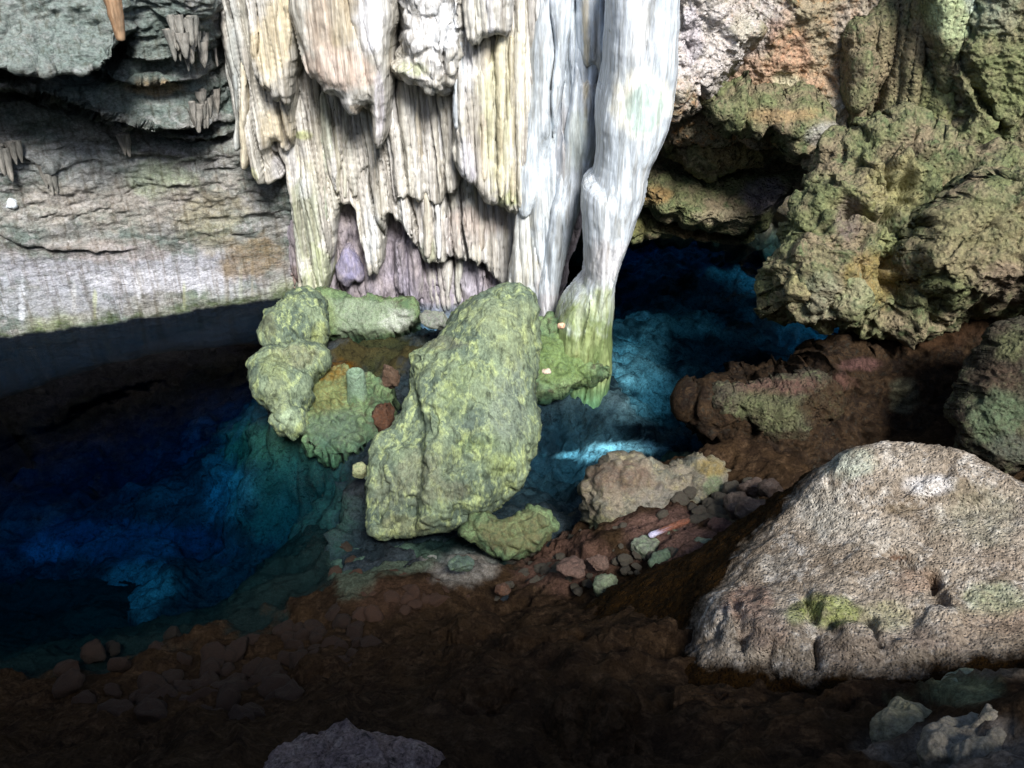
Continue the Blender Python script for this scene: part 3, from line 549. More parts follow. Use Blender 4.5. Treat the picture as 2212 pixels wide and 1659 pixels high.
relief('pale_lobe', [(1440, -140), (1530, -140), (1560, 0), (1610, 40), (1640, 60), (1620, 90), (1590, 110), (1572, 140), (1550, 170), (1530, 195), (1500, 215), (1470, 232), (1436, 250), (1430, 180)], 11.3, T=.35, R=.35, D=.7, cell=2.8, rough=7, specs=RC, mat=M_warm, parent=rw, seed=103, paint=[(1530, 80, 130, 190, (.58, .54, .52), .85), (1490, 60, 30, 80, (.46, .43, .45), .8), (1600, 60, 30, 40, (.40, .38, .30), .6)])
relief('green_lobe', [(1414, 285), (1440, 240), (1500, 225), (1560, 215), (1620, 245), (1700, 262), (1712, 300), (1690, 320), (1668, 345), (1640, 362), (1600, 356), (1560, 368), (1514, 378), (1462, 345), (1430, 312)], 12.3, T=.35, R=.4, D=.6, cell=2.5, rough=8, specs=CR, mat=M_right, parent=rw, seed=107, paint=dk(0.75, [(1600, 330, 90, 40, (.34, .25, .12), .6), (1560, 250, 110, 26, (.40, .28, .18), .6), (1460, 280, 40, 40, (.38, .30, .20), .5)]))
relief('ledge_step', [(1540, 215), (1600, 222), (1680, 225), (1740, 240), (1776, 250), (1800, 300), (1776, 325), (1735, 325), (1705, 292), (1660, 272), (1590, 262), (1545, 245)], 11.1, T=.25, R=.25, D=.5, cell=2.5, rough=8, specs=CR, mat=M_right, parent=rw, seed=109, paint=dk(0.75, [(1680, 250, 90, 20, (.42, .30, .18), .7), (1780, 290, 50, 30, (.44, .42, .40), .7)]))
# fluted draperies near the top right
for i, (poly, y, lab, sd) in enumerate((
    ([(1820, 60), (1900, 20), (1960, -20), (2060, -20), (2060, 180), (2040, 330), (1960, 350), (1880, 320), (1840, 300), (1826, 240), (1838, 150)], 11.15, 'dark brown row of thin folds', 111),
    ([(1850, 110), (1880, 90), (1890, 140), (1870, 200), (1856, 235), (1840, 238), (1832, 210), (1842, 150)], 10.95, 'pale green flat fold', 113),
    ([(1992, -120), (2180, -120), (2130, 0), (2100, 50), (2072, 100), (2060, 140), (2050, 180), (2038, 200), (2030, 170), (2030, 130), (2012, 80), (2014, 30)], 10.55, 'pale green funnel shaped fold', 115),
    ([(2036, 150), (2054, 150), (2050, 200), (2062, 230), (2060, 280), (2050, 330), (2020, 335), (1998, 330), (1994, 300), (2010, 240), (2030, 200)], 10.6, 'narrow green column under the funnel shaped fold', 117),
    ([(1982, 150), (2010, 150), (2008, 240), (1990, 300), (1972, 290), (1976, 220)], 10.85, 'thin dull green fold', 118))):
    o = relief('drapery_fold', poly, y, T=.22, R=.16, D=.5, cell=2.4, rough=4, specs=(('w', 1.5, .07, (1, 1, .3)), ('r', 4, .03, (1, 1, .3)), ('f', 9, .02)), off=fl(sd, .16, .09 if i == 0 else .03), mat=M_right, parent=rw, seed=sd,
               paint=[(1950, 150, 110, 160, (.22, .18, .12), .7)] if i == 0 else ([(2080, 20, 80, 90, (.42, .48, .30), .8), (2110, -20, 30, 60, (.60, .66, .56), .8)] if i == 2 else [(2030, 260, 60, 90, (.32, .34, .16), .6)]))
    o['label'] = lab
relief('green_slab', [(2060, 110), (2100, 40), (2150, -140), (2330, -140), (2330, 390), (2212, 380), (2160, 392), (2100, 372), (2052, 352), (2000, 338), (2050, 330), (2064, 260), (2060, 180)], 11.6, kx=-.25, T=.25, R=.3, D=.7, cell=2.6, rough=9, specs=RC,
       off=lambda u, v, V: -.5 * np.exp(-((u - np.interp(v, [100, 200, 260, 300, 400], [2060, 2110, 2150, 2160, 2230])) / 9) ** 2) * smooth(90, 150, v), mat=M_right, parent=rw, seed=119, paint=dk(0.75, [(2150, 40, 80, 60, (.36, .42, .32), .6), (2160, 200, 90, 90, (.22, .24, .12), .5), (2190, 60, 60, 60, (.28, .22, .16), .4)]))
# ---- hanging bulge over the pool
bl = empty('rock_outcrop', 'large lumpy green overhang at the right edge, hanging low over the dark water', 'rock outcrop')
BS = (('f', .9, .2), ('w', .9, .24), ('p', 2.2, .18), ('c', .9, .32), ('c', 2.2, .12), ('w', 3.5, .07), ('p', 6, .05), ('f', 10, .035))
relief('bulge', [(1776, 316), (1844, 305), (1911, 300), (1979, 308), (2002, 335), (2092, 357), (2164, 384), (2330, 350), (2330, 700), (2092, 690), (1957, 712), (1889, 733), (1844, 731), (1812, 709), (1758, 709), (1708, 682), (1681, 632), (1684, 569), (1704, 542), (1708, 487), (1740, 438), (1772, 384)], 7.9, k=.62, T=.6, R=.6, Tb=.6, cell=2.4, rough=9, specs=BS, mat=M_right, parent=bl, seed=121,
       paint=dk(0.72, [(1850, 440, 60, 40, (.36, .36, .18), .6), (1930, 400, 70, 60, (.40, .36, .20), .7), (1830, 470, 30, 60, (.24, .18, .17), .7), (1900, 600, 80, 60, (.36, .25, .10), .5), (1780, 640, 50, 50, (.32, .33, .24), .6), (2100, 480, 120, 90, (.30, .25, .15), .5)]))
relief('side_slab', [(2045, 470), (2090, 430), (2150, 400), (2200, 385), (2330, 360), (2330, 660), (2160, 640), (2106, 655), (2062, 636), (2026, 602), (2000, 569), (2014, 520)], 6.95, k=.5, T=.35, R=.35, D=.8, cell=2.4, rough=7, specs=RC, mat=M_right, parent=bl, seed=123, paint=dk(0.72, [(2120, 520, 140, 90, (.30, .26, .16), .6), (2170, 610, 70, 40, (.30, .22, .18), .6)]))
for poly, y, sd, c in (([(1850, 350), (1900, 335), (1960, 345), (1985, 390), (1975, 440), (1945, 465), (1900, 440), (1870, 410)], 8.6, 131, (.36, .37, .20)),
                    ([(1778, 400), (1810, 392), (1830, 420), (1850, 480), (1860, 500), (1820, 510), (1790, 480)], 8.5, 133, (.24, .20, .18)),
                    ([(1785, 320), (1840, 312), (1870, 340), (1868, 380), (1830, 402), (1795, 380)], 9.0, 135, (.30, .30, .16)),
                    ([(1860, 500), (1930, 480), (1990, 510), (1995, 560), (1940, 580), (1880, 560)], 7.9, 137, (.30, .32, .16)),
                    ([(1700, 560), (1760, 550), (1790, 590), (1770, 640), (1720, 650), (1695, 610)], 7.9, 139, (.33, .30, .17)),
                    ([(1800, 580), (1860, 570), (1890, 620), (1880, 680), (1830, 690), (1795, 640)], 7.7, 141, (.26, .28, .17))):
    relief('knob', poly, y - .25, k=.5, T=.2, R=.3, D=.6, cell=2.4, rough=16, rsc=60, specs=(('f', 1.6, .14), ('w', 2, .10), ('p', 5, .05), ('f', 12, .025)), mat=M_right, parent=bl, seed=sd, paint=[(np.mean([p[0] for p in poly]), np.mean([p[1] for p in poly]), 70, 60, c, .5)])
# ---- low ledge at the back of the right pool
lg = empty('rock_ledge', 'low green and orange ledge at the back of the right pool, under the overhang', 'rock ledge')
relief('ledge_top', [(1380, 360), (1483, 372), (1614, 368), (1700, 360), (1760, 350), (1730, 400), (1686, 432), (1668, 478), (1641, 497), (1568, 503), (1505, 494), (1451, 470), (1380, 440)], 12.7, T=.8, R=.9, D=1, cell=2.6, rough=7, specs=(('f', 1, .2), ('l', 2.5, .07), ('s', 3, .05), ('f', 6, .05)), mat=M_right, parent=lg, seed=143,
       paint=dk(0.85, [(1560, 470, 60, 20, (.42, .36, .26), .7), (1420, 420, 40, 30, (.40, .26, .14), .7), (1650, 420, 50, 40, (.26, .22, .26), .7)]))
relief('waterline_lip', [(1340, 470), (1400, 450), (1460, 480), (1520, 505), (1600, 505), (1640, 500), (1620, 525), (1570, 530), (1540, 522), (1480, 512), (1430, 510), (1340, 540)], 13.0, T=.35, R=.3, D=1, cell=2.6, rough=5, specs=(('f', 2, .1), ('l', 4, .06)), mat=M_right, parent=lg, seed=145, paint=[(1500, 495, 90, 30, (.36, .24, .14), .7), (1380, 480, 50, 40, (.20, .19, .08), .6)])
# ================================================================= dark slope on the right shore
M_umber = rockmat('dark umber rock', (.030, .020, .013), (.018, .013, .010), (.050, .034, .022), 2.0, (1, 1, 1), 1.0, 16, .9, .05, gr=.8)
M_slate = rockmat('dark pitted stone', (.07, .065, .045), (.05, .04, .03), (.11, .12, .07), 2.0, (1, 1, 1), 1.0, 14, .85, .15, pits=.5, gr=.8)
sl = empty('rock_slope', 'dark brown earthy rock slope running down from the right edge to the pool', 'rock slope')
relief('slope_face', [(1505, 880), (1533, 860), (1616, 836), (1700, 828), (1762, 804), (1800, 780), (1821, 772), (1880, 775), (1900, 733), (1929, 700), (2000, 668), (2075, 650), (2330, 590), (2330, 1200), (1640, 1200), (1600, 1060), (1570, 960)], 8.15, k=.7, T=.4, R=.8, D=.8, cell=2.8, rough=9, specs=(('f', .9, .2), ('w', .8, .34), ('c', .8, .2), ('p', 1.5, .10), ('p', 3, .07), ('w', 4, .05), ('f', 9, .03)), mat=M_umber, parent=sl, seed=151,
       paint=[(1770, 830, 90, 22, (.10, .06, .05), .8), (1860, 785, 50, 18, (.10, .06, .055), .8), (1950, 850, 34, 40, (.10, .10, .07), .7), (1990, 720, 120, 40, (.045, .026, .016), .7)])
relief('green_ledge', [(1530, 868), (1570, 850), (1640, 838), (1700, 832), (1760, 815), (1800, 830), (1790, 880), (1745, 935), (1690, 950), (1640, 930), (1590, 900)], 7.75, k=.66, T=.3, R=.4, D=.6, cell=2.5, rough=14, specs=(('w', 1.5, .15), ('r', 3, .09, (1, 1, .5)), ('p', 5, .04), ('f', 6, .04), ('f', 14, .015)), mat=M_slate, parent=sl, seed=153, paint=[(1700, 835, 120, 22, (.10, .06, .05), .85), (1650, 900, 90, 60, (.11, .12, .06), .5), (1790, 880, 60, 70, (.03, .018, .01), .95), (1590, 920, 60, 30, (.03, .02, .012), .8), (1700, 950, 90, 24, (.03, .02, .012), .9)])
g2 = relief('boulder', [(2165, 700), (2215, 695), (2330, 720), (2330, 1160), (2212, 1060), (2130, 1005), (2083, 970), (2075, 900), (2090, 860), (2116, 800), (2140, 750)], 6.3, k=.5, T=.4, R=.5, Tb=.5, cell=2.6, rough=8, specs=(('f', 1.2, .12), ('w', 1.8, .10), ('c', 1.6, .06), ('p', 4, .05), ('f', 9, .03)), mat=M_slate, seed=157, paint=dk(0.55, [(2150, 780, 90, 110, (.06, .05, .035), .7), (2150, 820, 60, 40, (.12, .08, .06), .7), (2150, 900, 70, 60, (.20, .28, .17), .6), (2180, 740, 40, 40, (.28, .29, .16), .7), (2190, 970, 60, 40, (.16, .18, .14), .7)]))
tag(g2, 'blue green boulder cut by the right edge, behind the pale mound', 'boulder')
# ================================================================= pale mound
crest = [(2400, 1140, 4.4), (2212, 1042, 4.75), (2100, 990, 4.95), (1950, 962, 5.05), (1860, 968, 5.05), (1800, 1000, 5.05), (1700, 1070, 5.3), (1600, 1140, 5.5), (1500, 1195, 5.5), (1400, 1235, 5.45), (1320, 1290, 5.25)]
mc = [on_y(*c).tolist() for c in crest]
mc += [[p[0] - .10, p[1] + .35, p[2] - .42] for p in mc[:11]] + [[p[0] - .35, p[1] + .9, p[2] - 1.5] for p in mc[:11]]
mc += [on_y(u, v, y).tolist() for (u, v, y) in ((2400, 1250, 4.1), (2150, 1100, 4.55), (1980, 1060, 4.75), (1850, 1080, 4.75), (1760, 1100, 4.85), (1700, 1160, 4.75), (1640, 1210, 4.6), (1570, 1200, 5.0), (2200, 1200, 4.15), (2000, 1180, 4.35), (1850, 1190, 4.38), (1640, 1265, 4.4), (1560, 1280, 4.45), (1480, 1290, 4.75), (1430, 1330, 4.7), (1330, 1400, 4.6),
       (2250, 1300, 3.85), (2050, 1280, 3.98), (1850, 1270, 4.1), (1700, 1290, 4.15), (1580, 1320, 4.1), (1530, 1370, 4.05), (1650, 1390, 3.85), (1800, 1390, 3.75), (1950, 1380, 3.72), (2100, 1370, 3.68), (2250, 1380, 3.6),
       (1470, 1420, 4.15), (1600, 1470, 3.7), (1780, 1470, 3.55), (1950, 1460, 3.5), (2100, 1430, 3.48), (2250, 1440, 3.4), (1400, 1450, 3.95), (1300, 1480, 4.0), (1600, 1620, 3.35), (1900, 1620, 3.2), (2250, 1620, 3.0))]
MF = tps(mc)
def mlow(V): return V[:, 2] > G(V[:, 0], V[:, 1]) - .35
mpaint = [
          (2120, 1120, 130, 70, (.30, .29, .22), .6), (2150, 1210, 110, 30, (.30, .24, .19), .6), (1830, 1010, 60, 40, (.52, .54, .46), .8), (1790, 1110, 60, 70, (.56, .53, .46), .7), (1900, 1150, 110, 40, (.52, .47, .40), .5), (1680, 1220, 60, 30, (.46, .42, .36), .6),
          (1620, 1300, 60, 40, (.30, .20, .16), .7), (1900, 1330, 70, 30, (.34, .33, .20), .6), (2080, 1060, 90, 30, (.24, .21, .15), .6), (1950, 1100, 40, 14, (.20, .16, .11), .7), (2180, 1340, 80, 30, (.30, .21, .17), .7), (1720, 1330, 30, 30, (.24, .26, .12), .7),
          (2010, 1050, 60, 28, (.76, .73, .70), .9), (1850, 1000, 50, 40, (.50, .52, .42), .6), (1780, 1320, 90, 35, (.30, .33, .13), .85), (2150, 1290, 70, 45, (.34, .37, .24), .7), (1980, 1255, 55, 30, (.36, .27, .21), .9), (1660, 1370, 60, 50, (.34, .26, .21), .85), (1850, 1400, 90, 40, (.26, .21, .17), .7), (2040, 1380, 70, 30, (.30, .24, .20), .7),
          (1945, 1205, 30, 9, (.10, .05, .03), .9), (2020, 1260, 12, 28, (.10, .06, .04), .8), (2150, 1360, 120, 40, (.36, .29, .22), .6)]
def mfz(x, y):
    z = MF(x, y); u, v = uv_of(np.stack([x, y, z], -1))
    for (a, b_, ru, rv, h) in ((1560, 1335, 50, 40, .08), (1680, 1375, 60, 45, .10), (1860, 1385, 50, 40, .09), (2030, 1360, 45, 45, .08), (1770, 1310, 60, 30, .06), (1960, 1410, 40, 20, .06), (2000, 1060, 80, 30, .04)):
        z = z + h * np.exp(-((u - a) / ru) ** 4 - ((v - b_) / rv) ** 4)
    for (ax, ay, bx, by, wd, dp) in ((1915, 1185, 2020, 1240, 10, .06), (2015, 1235, 2035, 1290, 9, .06), (1735, 1290, 1760, 1330, 12, .08), (1760, 1380, 1765, 1430, 12, .10), (1590, 1310, 1610, 1400, 9, .06), (1880, 1340, 1900, 1400, 12, .09), (1800, 1345, 1840, 1352, 14, .06), (1940, 1060, 1990, 1040, 12, .03), (1790, 1030, 1800, 1080, 5, .03)):
        t = np.clip(((u - ax) * (bx - ax) + (v - ay) * (by - ay)) / ((bx - ax) ** 2 + (by - ay) ** 2), 0, 1); d = np.hypot(u - ax - t * (bx - ax), v - ay - t * (by - ay)); z = z - 1.6 * dp * np.exp(-((d + 4 * np.sin(u * .07)) / wd) ** 2)
    return z
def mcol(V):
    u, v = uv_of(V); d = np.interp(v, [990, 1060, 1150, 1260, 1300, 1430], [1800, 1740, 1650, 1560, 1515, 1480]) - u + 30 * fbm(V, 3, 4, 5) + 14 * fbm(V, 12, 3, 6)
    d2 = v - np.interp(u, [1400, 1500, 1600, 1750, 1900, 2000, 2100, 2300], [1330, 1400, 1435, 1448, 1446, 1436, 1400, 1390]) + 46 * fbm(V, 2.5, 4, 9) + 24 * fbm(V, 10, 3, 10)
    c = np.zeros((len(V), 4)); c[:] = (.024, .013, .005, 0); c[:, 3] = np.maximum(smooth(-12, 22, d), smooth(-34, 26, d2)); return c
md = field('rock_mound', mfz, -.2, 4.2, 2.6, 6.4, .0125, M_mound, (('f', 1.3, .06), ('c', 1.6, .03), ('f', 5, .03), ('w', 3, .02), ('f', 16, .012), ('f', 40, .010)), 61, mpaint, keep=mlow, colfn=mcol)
tag(md, 'large smooth pale mound in the lower right, speckled with grit and moss', 'rock mound')
# ================================================================= boulder and shore stones
def BG(v): return np.interp(v, [760, 850, 930, 1040, 1130], [893, 902, 926, 918, 905])
bb = relief('boulder', [(1078, 621), (1110, 619), (1141, 626), (1159, 648), (1163, 690), (1168, 738), (1157, 779), (1153, 820), (1159, 869), (1168, 946), (1150, 1009), (1110, 1063), (1069, 1100), (1028, 1118), (980, 1140), (925, 1149), (880, 1160), (834, 1167), (807, 1158), (789, 1127), (795, 1080), (789, 1027), (807, 946), (840, 925), (862, 900), (880, 850), (889, 793), (884, 761), (920, 745), (952, 729), (970, 700), (992, 666), (1028, 639)],
     7.15, k=.72, T=.55, R=.55, Tb=.45, cell=2.2, rough=4, specs=(('f', 1.0, .06), ('w', 1.5, .04), ('c', 1.6, .05), ('p', 3.5, .03), ('r', 6, .02), ('f', 11, .018)), mat=M_moss, seed=163,
     off=lambda u, v, V: -.10 * np.exp(-((u - BG(v)) / 8) ** 2) * smooth(740, 800, v) - .20 * smooth(8, -14, u - BG(v)) * smooth(740, 800, v) - .18 * smooth(1060, 1130, v) * smooth(.1, .5, fbm(V, 2.2, 3, 8) + .2),
     paint=dk(0.75, [(1060, 680, 70, 40, (.26, .29, .16), 0.36), (1110, 700, 60, 80, (.40, .44, .22), 0.36), (1010, 850, 70, 60, (.30, .37, .13), 0.30), (1050, 900, 60, 90, (.16, .20, .17), 0.36), (1100, 880, 50, 90, (.24, .27, .22), 0.36), (960, 1000, 60, 60, (.18, .20, .11), 0.36), (900, 1030, 50, 70, (.28, .27, .18), 0.42), (840, 1060, 50, 70, (.27, .27, .17), 0.36), (980, 1060, 40, 30, (.15, .11, .08), 0.42),
            (1080, 1000, 50, 30, (.34, .40, .08), 0.36), (870, 1135, 60, 26, (.34, .33, .16), 0.42), (930, 780, 40, 40, (.28, .33, .17), 0.36), (1030, 960, 60, 30, (.26, .34, .10), 0.36), (960, 740, 50, 16, (.20, .16, .11), 0.36)]))
tag(bb, 'tall mossy green boulder leaning in the shallow water in the middle of the cave', 'boulder')
b2 = relief('boulder', [(988, 1145), (1024, 1113), (1051, 1104), (1087, 1113), (1112, 1102), (1141, 1091), (1182, 1091), (1209, 1131), (1186, 1167), (1141, 1199), (1101, 1203), (1060, 1194), (1015, 1167)], 6.85, k=.8, T=.22, R=.2, Tb=.2, cell=2.2, rough=5, specs=(('f', 2.5, .06), ('l', 6, .035), ('r', 9, .02), ('f', 18, .01)), mat=M_isle, seed=167, paint=dk(0.7, [(1100, 1150, 110, 60, (.19, .18, .09), .8)]))
tag(b2, 'small saddle shaped olive rock lying against the foot of the tall mossy boulder', 'rock')
b3 = relief('boulder', [(1268, 1080), (1262, 1040), (1290, 1008), (1335, 990), (1380, 985), (1410, 990), (1440, 1010), (1480, 985), (1520, 976), (1556, 995), (1575, 1035), (1566, 1070), (1530, 1110), (1490, 1145), (1430, 1162), (1350, 1160), (1290, 1165), (1262, 1130)], 7.0, k=.75, T=.4, R=.32, Tb=.4, cell=2.2, rough=6, specs=(('f', 1.6, .10), ('r', 3.5, .06, (1, 1, 1.8)), ('l', 5, .04), ('f', 12, .015)), mat=M_grey, seed=173,
     paint=dk(0.8, [(1340, 1030, 90, 40, (.14, .09, .07), .7), (1530, 1010, 40, 26, (.27, .20, .08), .7), (1540, 1050, 26, 26, (.16, .21, .12), .7), (1430, 1090, 70, 40, (.20, .18, .16), .6), (1300, 1140, 60, 26, (.16, .17, .09), .6)]))
tag(b3, 'long brown and grey layered boulder right of the small saddle shaped rock', 'boulder')
# island left
isl = empty('rock_island', 'low mossy island of lumps under the fluted curtain, round a brown rock pool', 'rock island')
IS = (('f', 1.6, .16), ('w', 2.2, .08), ('c', 2, .05), ('p', 5, .03), ('f', 7, .03), ('f', 14, .012))
relief('back_ledge', [(670, 640), (700, 632), (780, 638), (860, 640), (905, 645), (910, 672), (893, 708), (840, 716), (798, 720), (740, 735), (700, 740)], 11.9, k=1.0, T=.25, R=.25, Tb=.9, cell=2.4, rough=5, specs=IS, mat=M_isle, parent=isl, seed=181, paint=dk(0.75, [(780, 680, 120, 40, (.30, .35, .26), .8), (860, 690, 40, 26, (.52, .54, .48), .8), (700, 690, 30, 40, (.20, .25, .10), .6)]))
relief('top_lump', [(554, 700), (575, 672), (620, 668), (634, 645), (660, 636), (690, 642), (706, 680), (714, 715), (712, 750), (667, 762), (609, 755), (572, 748)], 11.2, k=1.1, T=.35, R=.3, Tb=.5, cell=2.4, rough=5, specs=IS, mat=M_moss, parent=isl, seed=183, paint=dk(0.65, [(580, 705, 24, 34, (.13, .14, .09), .8), (690, 720, 20, 26, (.36, .40, .14), .6)]))
relief('front_lump', [(545, 782), (560, 765), (582, 752), (631, 744), (690, 748), (714, 775), (699, 797), (676, 811), (676, 850), (664, 880), (655, 925), (630, 945), (596, 940), (577, 885), (552, 842)], 9.3, k=1.2, T=.35, R=.3, Tb=.4, cell=2.4, rough=5, specs=IS, mat=M_moss, parent=isl, seed=187, paint=dk(0.65, [(640, 770, 60, 26, (.27, .27, .16), .7), (600, 850, 30, 50, (.28, .32, .18), .6), (627, 905, 22, 20, (.50, .62, .40), .8), (590, 790, 40, 30, (.24, .28, .12), .6)]))
relief('pool_floor', [(676, 800), (720, 780), (800, 800), (850, 830), (860, 900), (800, 960), (740, 990), (690, 985), (650, 945), (660, 880)], 9.4, k=2.2, T=.08, R=.2, Tb=.5, cell=2.6, rough=8, specs=(('f', 3, .10), ('l', 6, .07), ('f', 12, .02)), mat=M_isle, parent=isl, seed=189, paint=dk(0.7, [(710, 850, 60, 50, (.20, .19, .07), .7), (740, 930, 70, 50, (.10, .14, .10), .8), (710, 800, 40, 20, (.22, .12, .03), .7)]))
# cup shaped stump
def lathe(name, prof, loc, mat, seed=0, n=40, specs=(('f', 6, .015),), paint=None, parent=None, lean=(0, 0)):
    prof = resample(prof, .02, False); m = len(prof); a = np.linspace(0, 2 * np.pi, n, endpoint=False)
    r = prof[:, 0][:, None]; z = prof[:, 1][:, None]
    V = np.stack([r * np.cos(a) + z * lean[0], r * np.sin(a) + z * lean[1], z + 0 * a], -1).reshape(-1, 3) + np.array(loc)
    idx = np.arange(m * n).reshape(m, n); nx = np.roll(idx, -1, 1)
    q = np.stack([idx[:-1], nx[:-1], nx[1:], idx[1:]], -1).reshape(-1, 4); V = crag(V, vnormals(V, q), specs, seed)
    return mesh_obj(name, V, q, mat, parent, splat(V, paint, None, seed))
p = on_z(774, 868, 0.12)
st = lathe('stalagmite_stump', [(.17, -.4), (.15, 0), (.125, .15), (.12, .36), (.115, .43), (.095, .45), (.07, .43), (.06, .36), (.001, .34)], p, M_isle, 5, paint=[(775, 820, 60, 60, (.20, .27, .20), .9)])
tag(st, 'short hollow topped green stump standing in the brown rock pool', 'stalagmite')
# ---- loose stones
def put(u, v, y): return on_y(u, v, y)
def rock(u, v, y, ru, rv, label, mat, seed, name='rock', cat='rock', group=None, paint=None, sub=4, depth=1.0):
    c = on_y(u, v, y); s = y / .87 / F
    o = stone(name, c, (ru * s, (ru + rv) / 2 * s * depth, rv * s), mat, seed, sub, rot=[random.Random(seed).uniform(-.15, .15) for _ in range(2)] + [random.Random(seed + 1).uniform(-.3, .3)], paint=paint)
    return tag(o, label, cat, group)
rock(843, 815, 8.6, 22, 34, 'reddish brown stone between the hollow stump and the tall mossy boulder', M_pink, 301, paint=[(843, 815, 60, 60, (.075, .05, .035), .95)])
rock(830, 900, 8.1, 22, 60, 'steep rusty red slab tucked against the left flank of the tall mossy boulder', M_pink, 302, paint=[(830, 900, 60, 90, (.07, .035, .022), .95)])
rock(778, 1018, 7.7, 18, 24, 'small pale cube shaped stone at the lower left of the tall mossy boulder', M_isle, 303, paint=[(778, 1018, 40, 40, (.36, .36, .22), .8)])
rock(1213, 704, 10.0, 9, 9, 'tiny peach pebble in the notch beside the mossy pillar foot', M_pale, 304, 'pebble', 'pebble', paint=[(1213, 704, 20, 20, (.75, .45, .30), .8)], sub=3)
rock(1181, 801, 9.6, 11, 8, 'tiny white pebble on the moss between boulder and pillar', M_pale, 305, 'pebble', 'pebble', sub=3)
rock(1000, 1218, 6.35, 40, 17, 'flat dark green stone under the shallow water in front of the saddle shaped rock', M_isle, 306, depth=1.0, paint=[(1000, 1218, 60, 40, (.10, .13, .11), .9)])
rock(940, 690, 11.6, 34, 24, 'grey lump at the right end of the mossy ledge, under the fringe of ribs', M_isle, 307, paint=[(940, 690, 60, 40, (.26, .25, .24), .7)])
rock(985, 700, 10.9, 28, 26, 'dull green lump wedged behind the left shoulder of the tall boulder', M_isle, 308)
rock(1310, 1262, 5.75, 38, 36, 'round pale green stone alone on the dark slope below the layered boulder', M_isle, 309, paint=[(1310, 1262, 60, 60, (.17, .18, .13), .8)])
rock(1530, 1186, 5.95, 46, 34, 'pale green stone touching the dark flank of the mound', M_isle, 310, paint=[(1530, 1186, 70, 60, (.18, .20, .15), .7)])
rock(1395, 1185, 6.2, 40, 30, 'grey white stone below the reddish splinter', M_isle, 311, paint=[(1395, 1185, 70, 60, (.19, .19, .16), .7)])
rock(1455, 1218, 5.9, 60, 30, 'flat grey green stone left of the mound flank', M_isle, 312, paint=[(1455, 1215, 80, 60, (.12, .15, .11), .7)])
rock(1450, 1168, 6.3, 34, 24, 'small pale stone behind the flat grey green one', M_isle, 313, paint=[(1450, 1165, 50, 40, (.17, .18, .14), .7)])
rock(1625, 1052, 6.7, 36, 26, 'purple brown stone, farthest of the pink heap beyond the mound', M_pink, 314)
rock(1668, 1058, 6.4, 32, 26, 'purple brown stone nearest the mound crest', M_pink, 315)
rock(1590, 1092, 6.5, 34, 34, 'greyish pink stone touching the right end of the layered boulder', M_pink, 316)
rock(1630, 1105, 6.2, 46, 38, 'largest pink stone of the heap beyond the mound', M_pink, 317)
rock(1555, 1140, 6.3, 34, 24, 'dark red stone between the pink heap and the pale green stone', M_pink, 318, paint=[(1555, 1140, 60, 60, (.08, .045, .04), .8)])
rock(1500, 1150, 6.4, 28, 18, 'dark red stone at the right end of the reddish splinter', M_pink, 319, paint=[(1500, 1150, 60, 60, (.09, .05, .04), .8)])
rock(1235, 1225, 6.1, 44, 24, 'flat brown stone left of the lone round pale stone', M_pink, 320, paint=[(1235, 1225, 70, 40, (.13, .085, .07), .8)])
rock(1085, 1275, 6.05, 22, 16, 'small rusty stone at the waterline on the sandy shore', M_pink, 321, paint=[(1085, 1275, 40, 40, (.11, .06, .04), .8)])
rock(1290, 1215, 6.1, 30, 20, 'dark brown stone behind the lone round pale stone', M_pink, 322, paint=[(1290, 1210, 50, 40, (.12, .08, .065), .8)])
# splinter
a = on_y(1402, 1158, 6.25); b = on_y(1490, 1122, 6.35)
V, Q = ico(3); V = V.copy(); V = np.sign(V) * np.abs(V) ** .5; L_ = np.linalg.norm(b - a) / 2; d = (b - a) / (2 * L_); s_ = np.cross(d, [0, 0, 1.]); s_ /= np.linalg.norm(s_); t_ = np.cross(s_, d)
V = (a + b) / 2 + np.outer(V[:, 0] * L_, d) + np.outer(V[:, 1] * .03, s_) + np.outer(V[:, 2] * .02, t_)
V = crag(V, vnormals(V, Q), (('f', 12, .015),), 4)
tag(mesh_obj('splinter', V, Q, M_pink, None, splat(V, [(1450, 1140, 60, 30, (.22, .10, .07), .9), (1412, 1153, 16, 10, (.60, .58, .72), .9)])), 'flat reddish splinter with a pale tip propped among the shore stones', 'splinter')
# rubble in the left foreground: rusty heap and dark heap
rng = random.Random(7)
def heap(n, cu, cv, su, sv, r0, r1, zfun, label, group, mat, col, s0):
    k = 0
    for i in range(n):
        u = rng.gauss(cu, su); v = rng.gauss(cv, sv); p = on_z(u, v, .3)
        for _ in range(14):                    # slide the point down the sight line on to the ground
            g = float(G(np.array([p[0]]), np.array([p[1]]))[0]); p = on_z(u, v, max(g, -.35))
        r = rng.uniform(r0, r1); protos = stone_protos.setdefault(mat.name, [])
        if len(protos) < 7:
            o = stone('rock', (0, 0, 0), (1, .85, .75), mat, s0 + i, 3, specs=(('f', 1.2, .22), ('l', 2, .10), ('f', 4, .05))); protos.append(o)
            pc = np.zeros((len(o.data.vertices), 4)); pc[:] = (*col, .6); o.data.color_attributes['paint'].data.foreach_set('color', pc.astype(np.float32).ravel())
        else: o = protos[i % 7].copy(); C.objects.link(o)
        o.location = (p[0], p[1], p[2] + r * .6 + .03); o.scale = (r, r * rng.uniform(.8, 1.1), r * rng.uniform(.7, 1)); o.rotation_euler = (rng.uniform(-.5, .5), rng.uniform(-.5, .5), rng.uniform(0, 6.3))
        tag(o, label, 'rock', group)
stone_protos = {}
M_rust = rockmat('rusty stone', (.075, .045, .03), (.055, .035, .025), (.10, .06, .042), 2.2, bump=.8)
M_dark = rockmat('dark shore stone', (.04, .024, .018), (.03, .02, .016), (.055, .04, .03), 2.2, bump=.8)
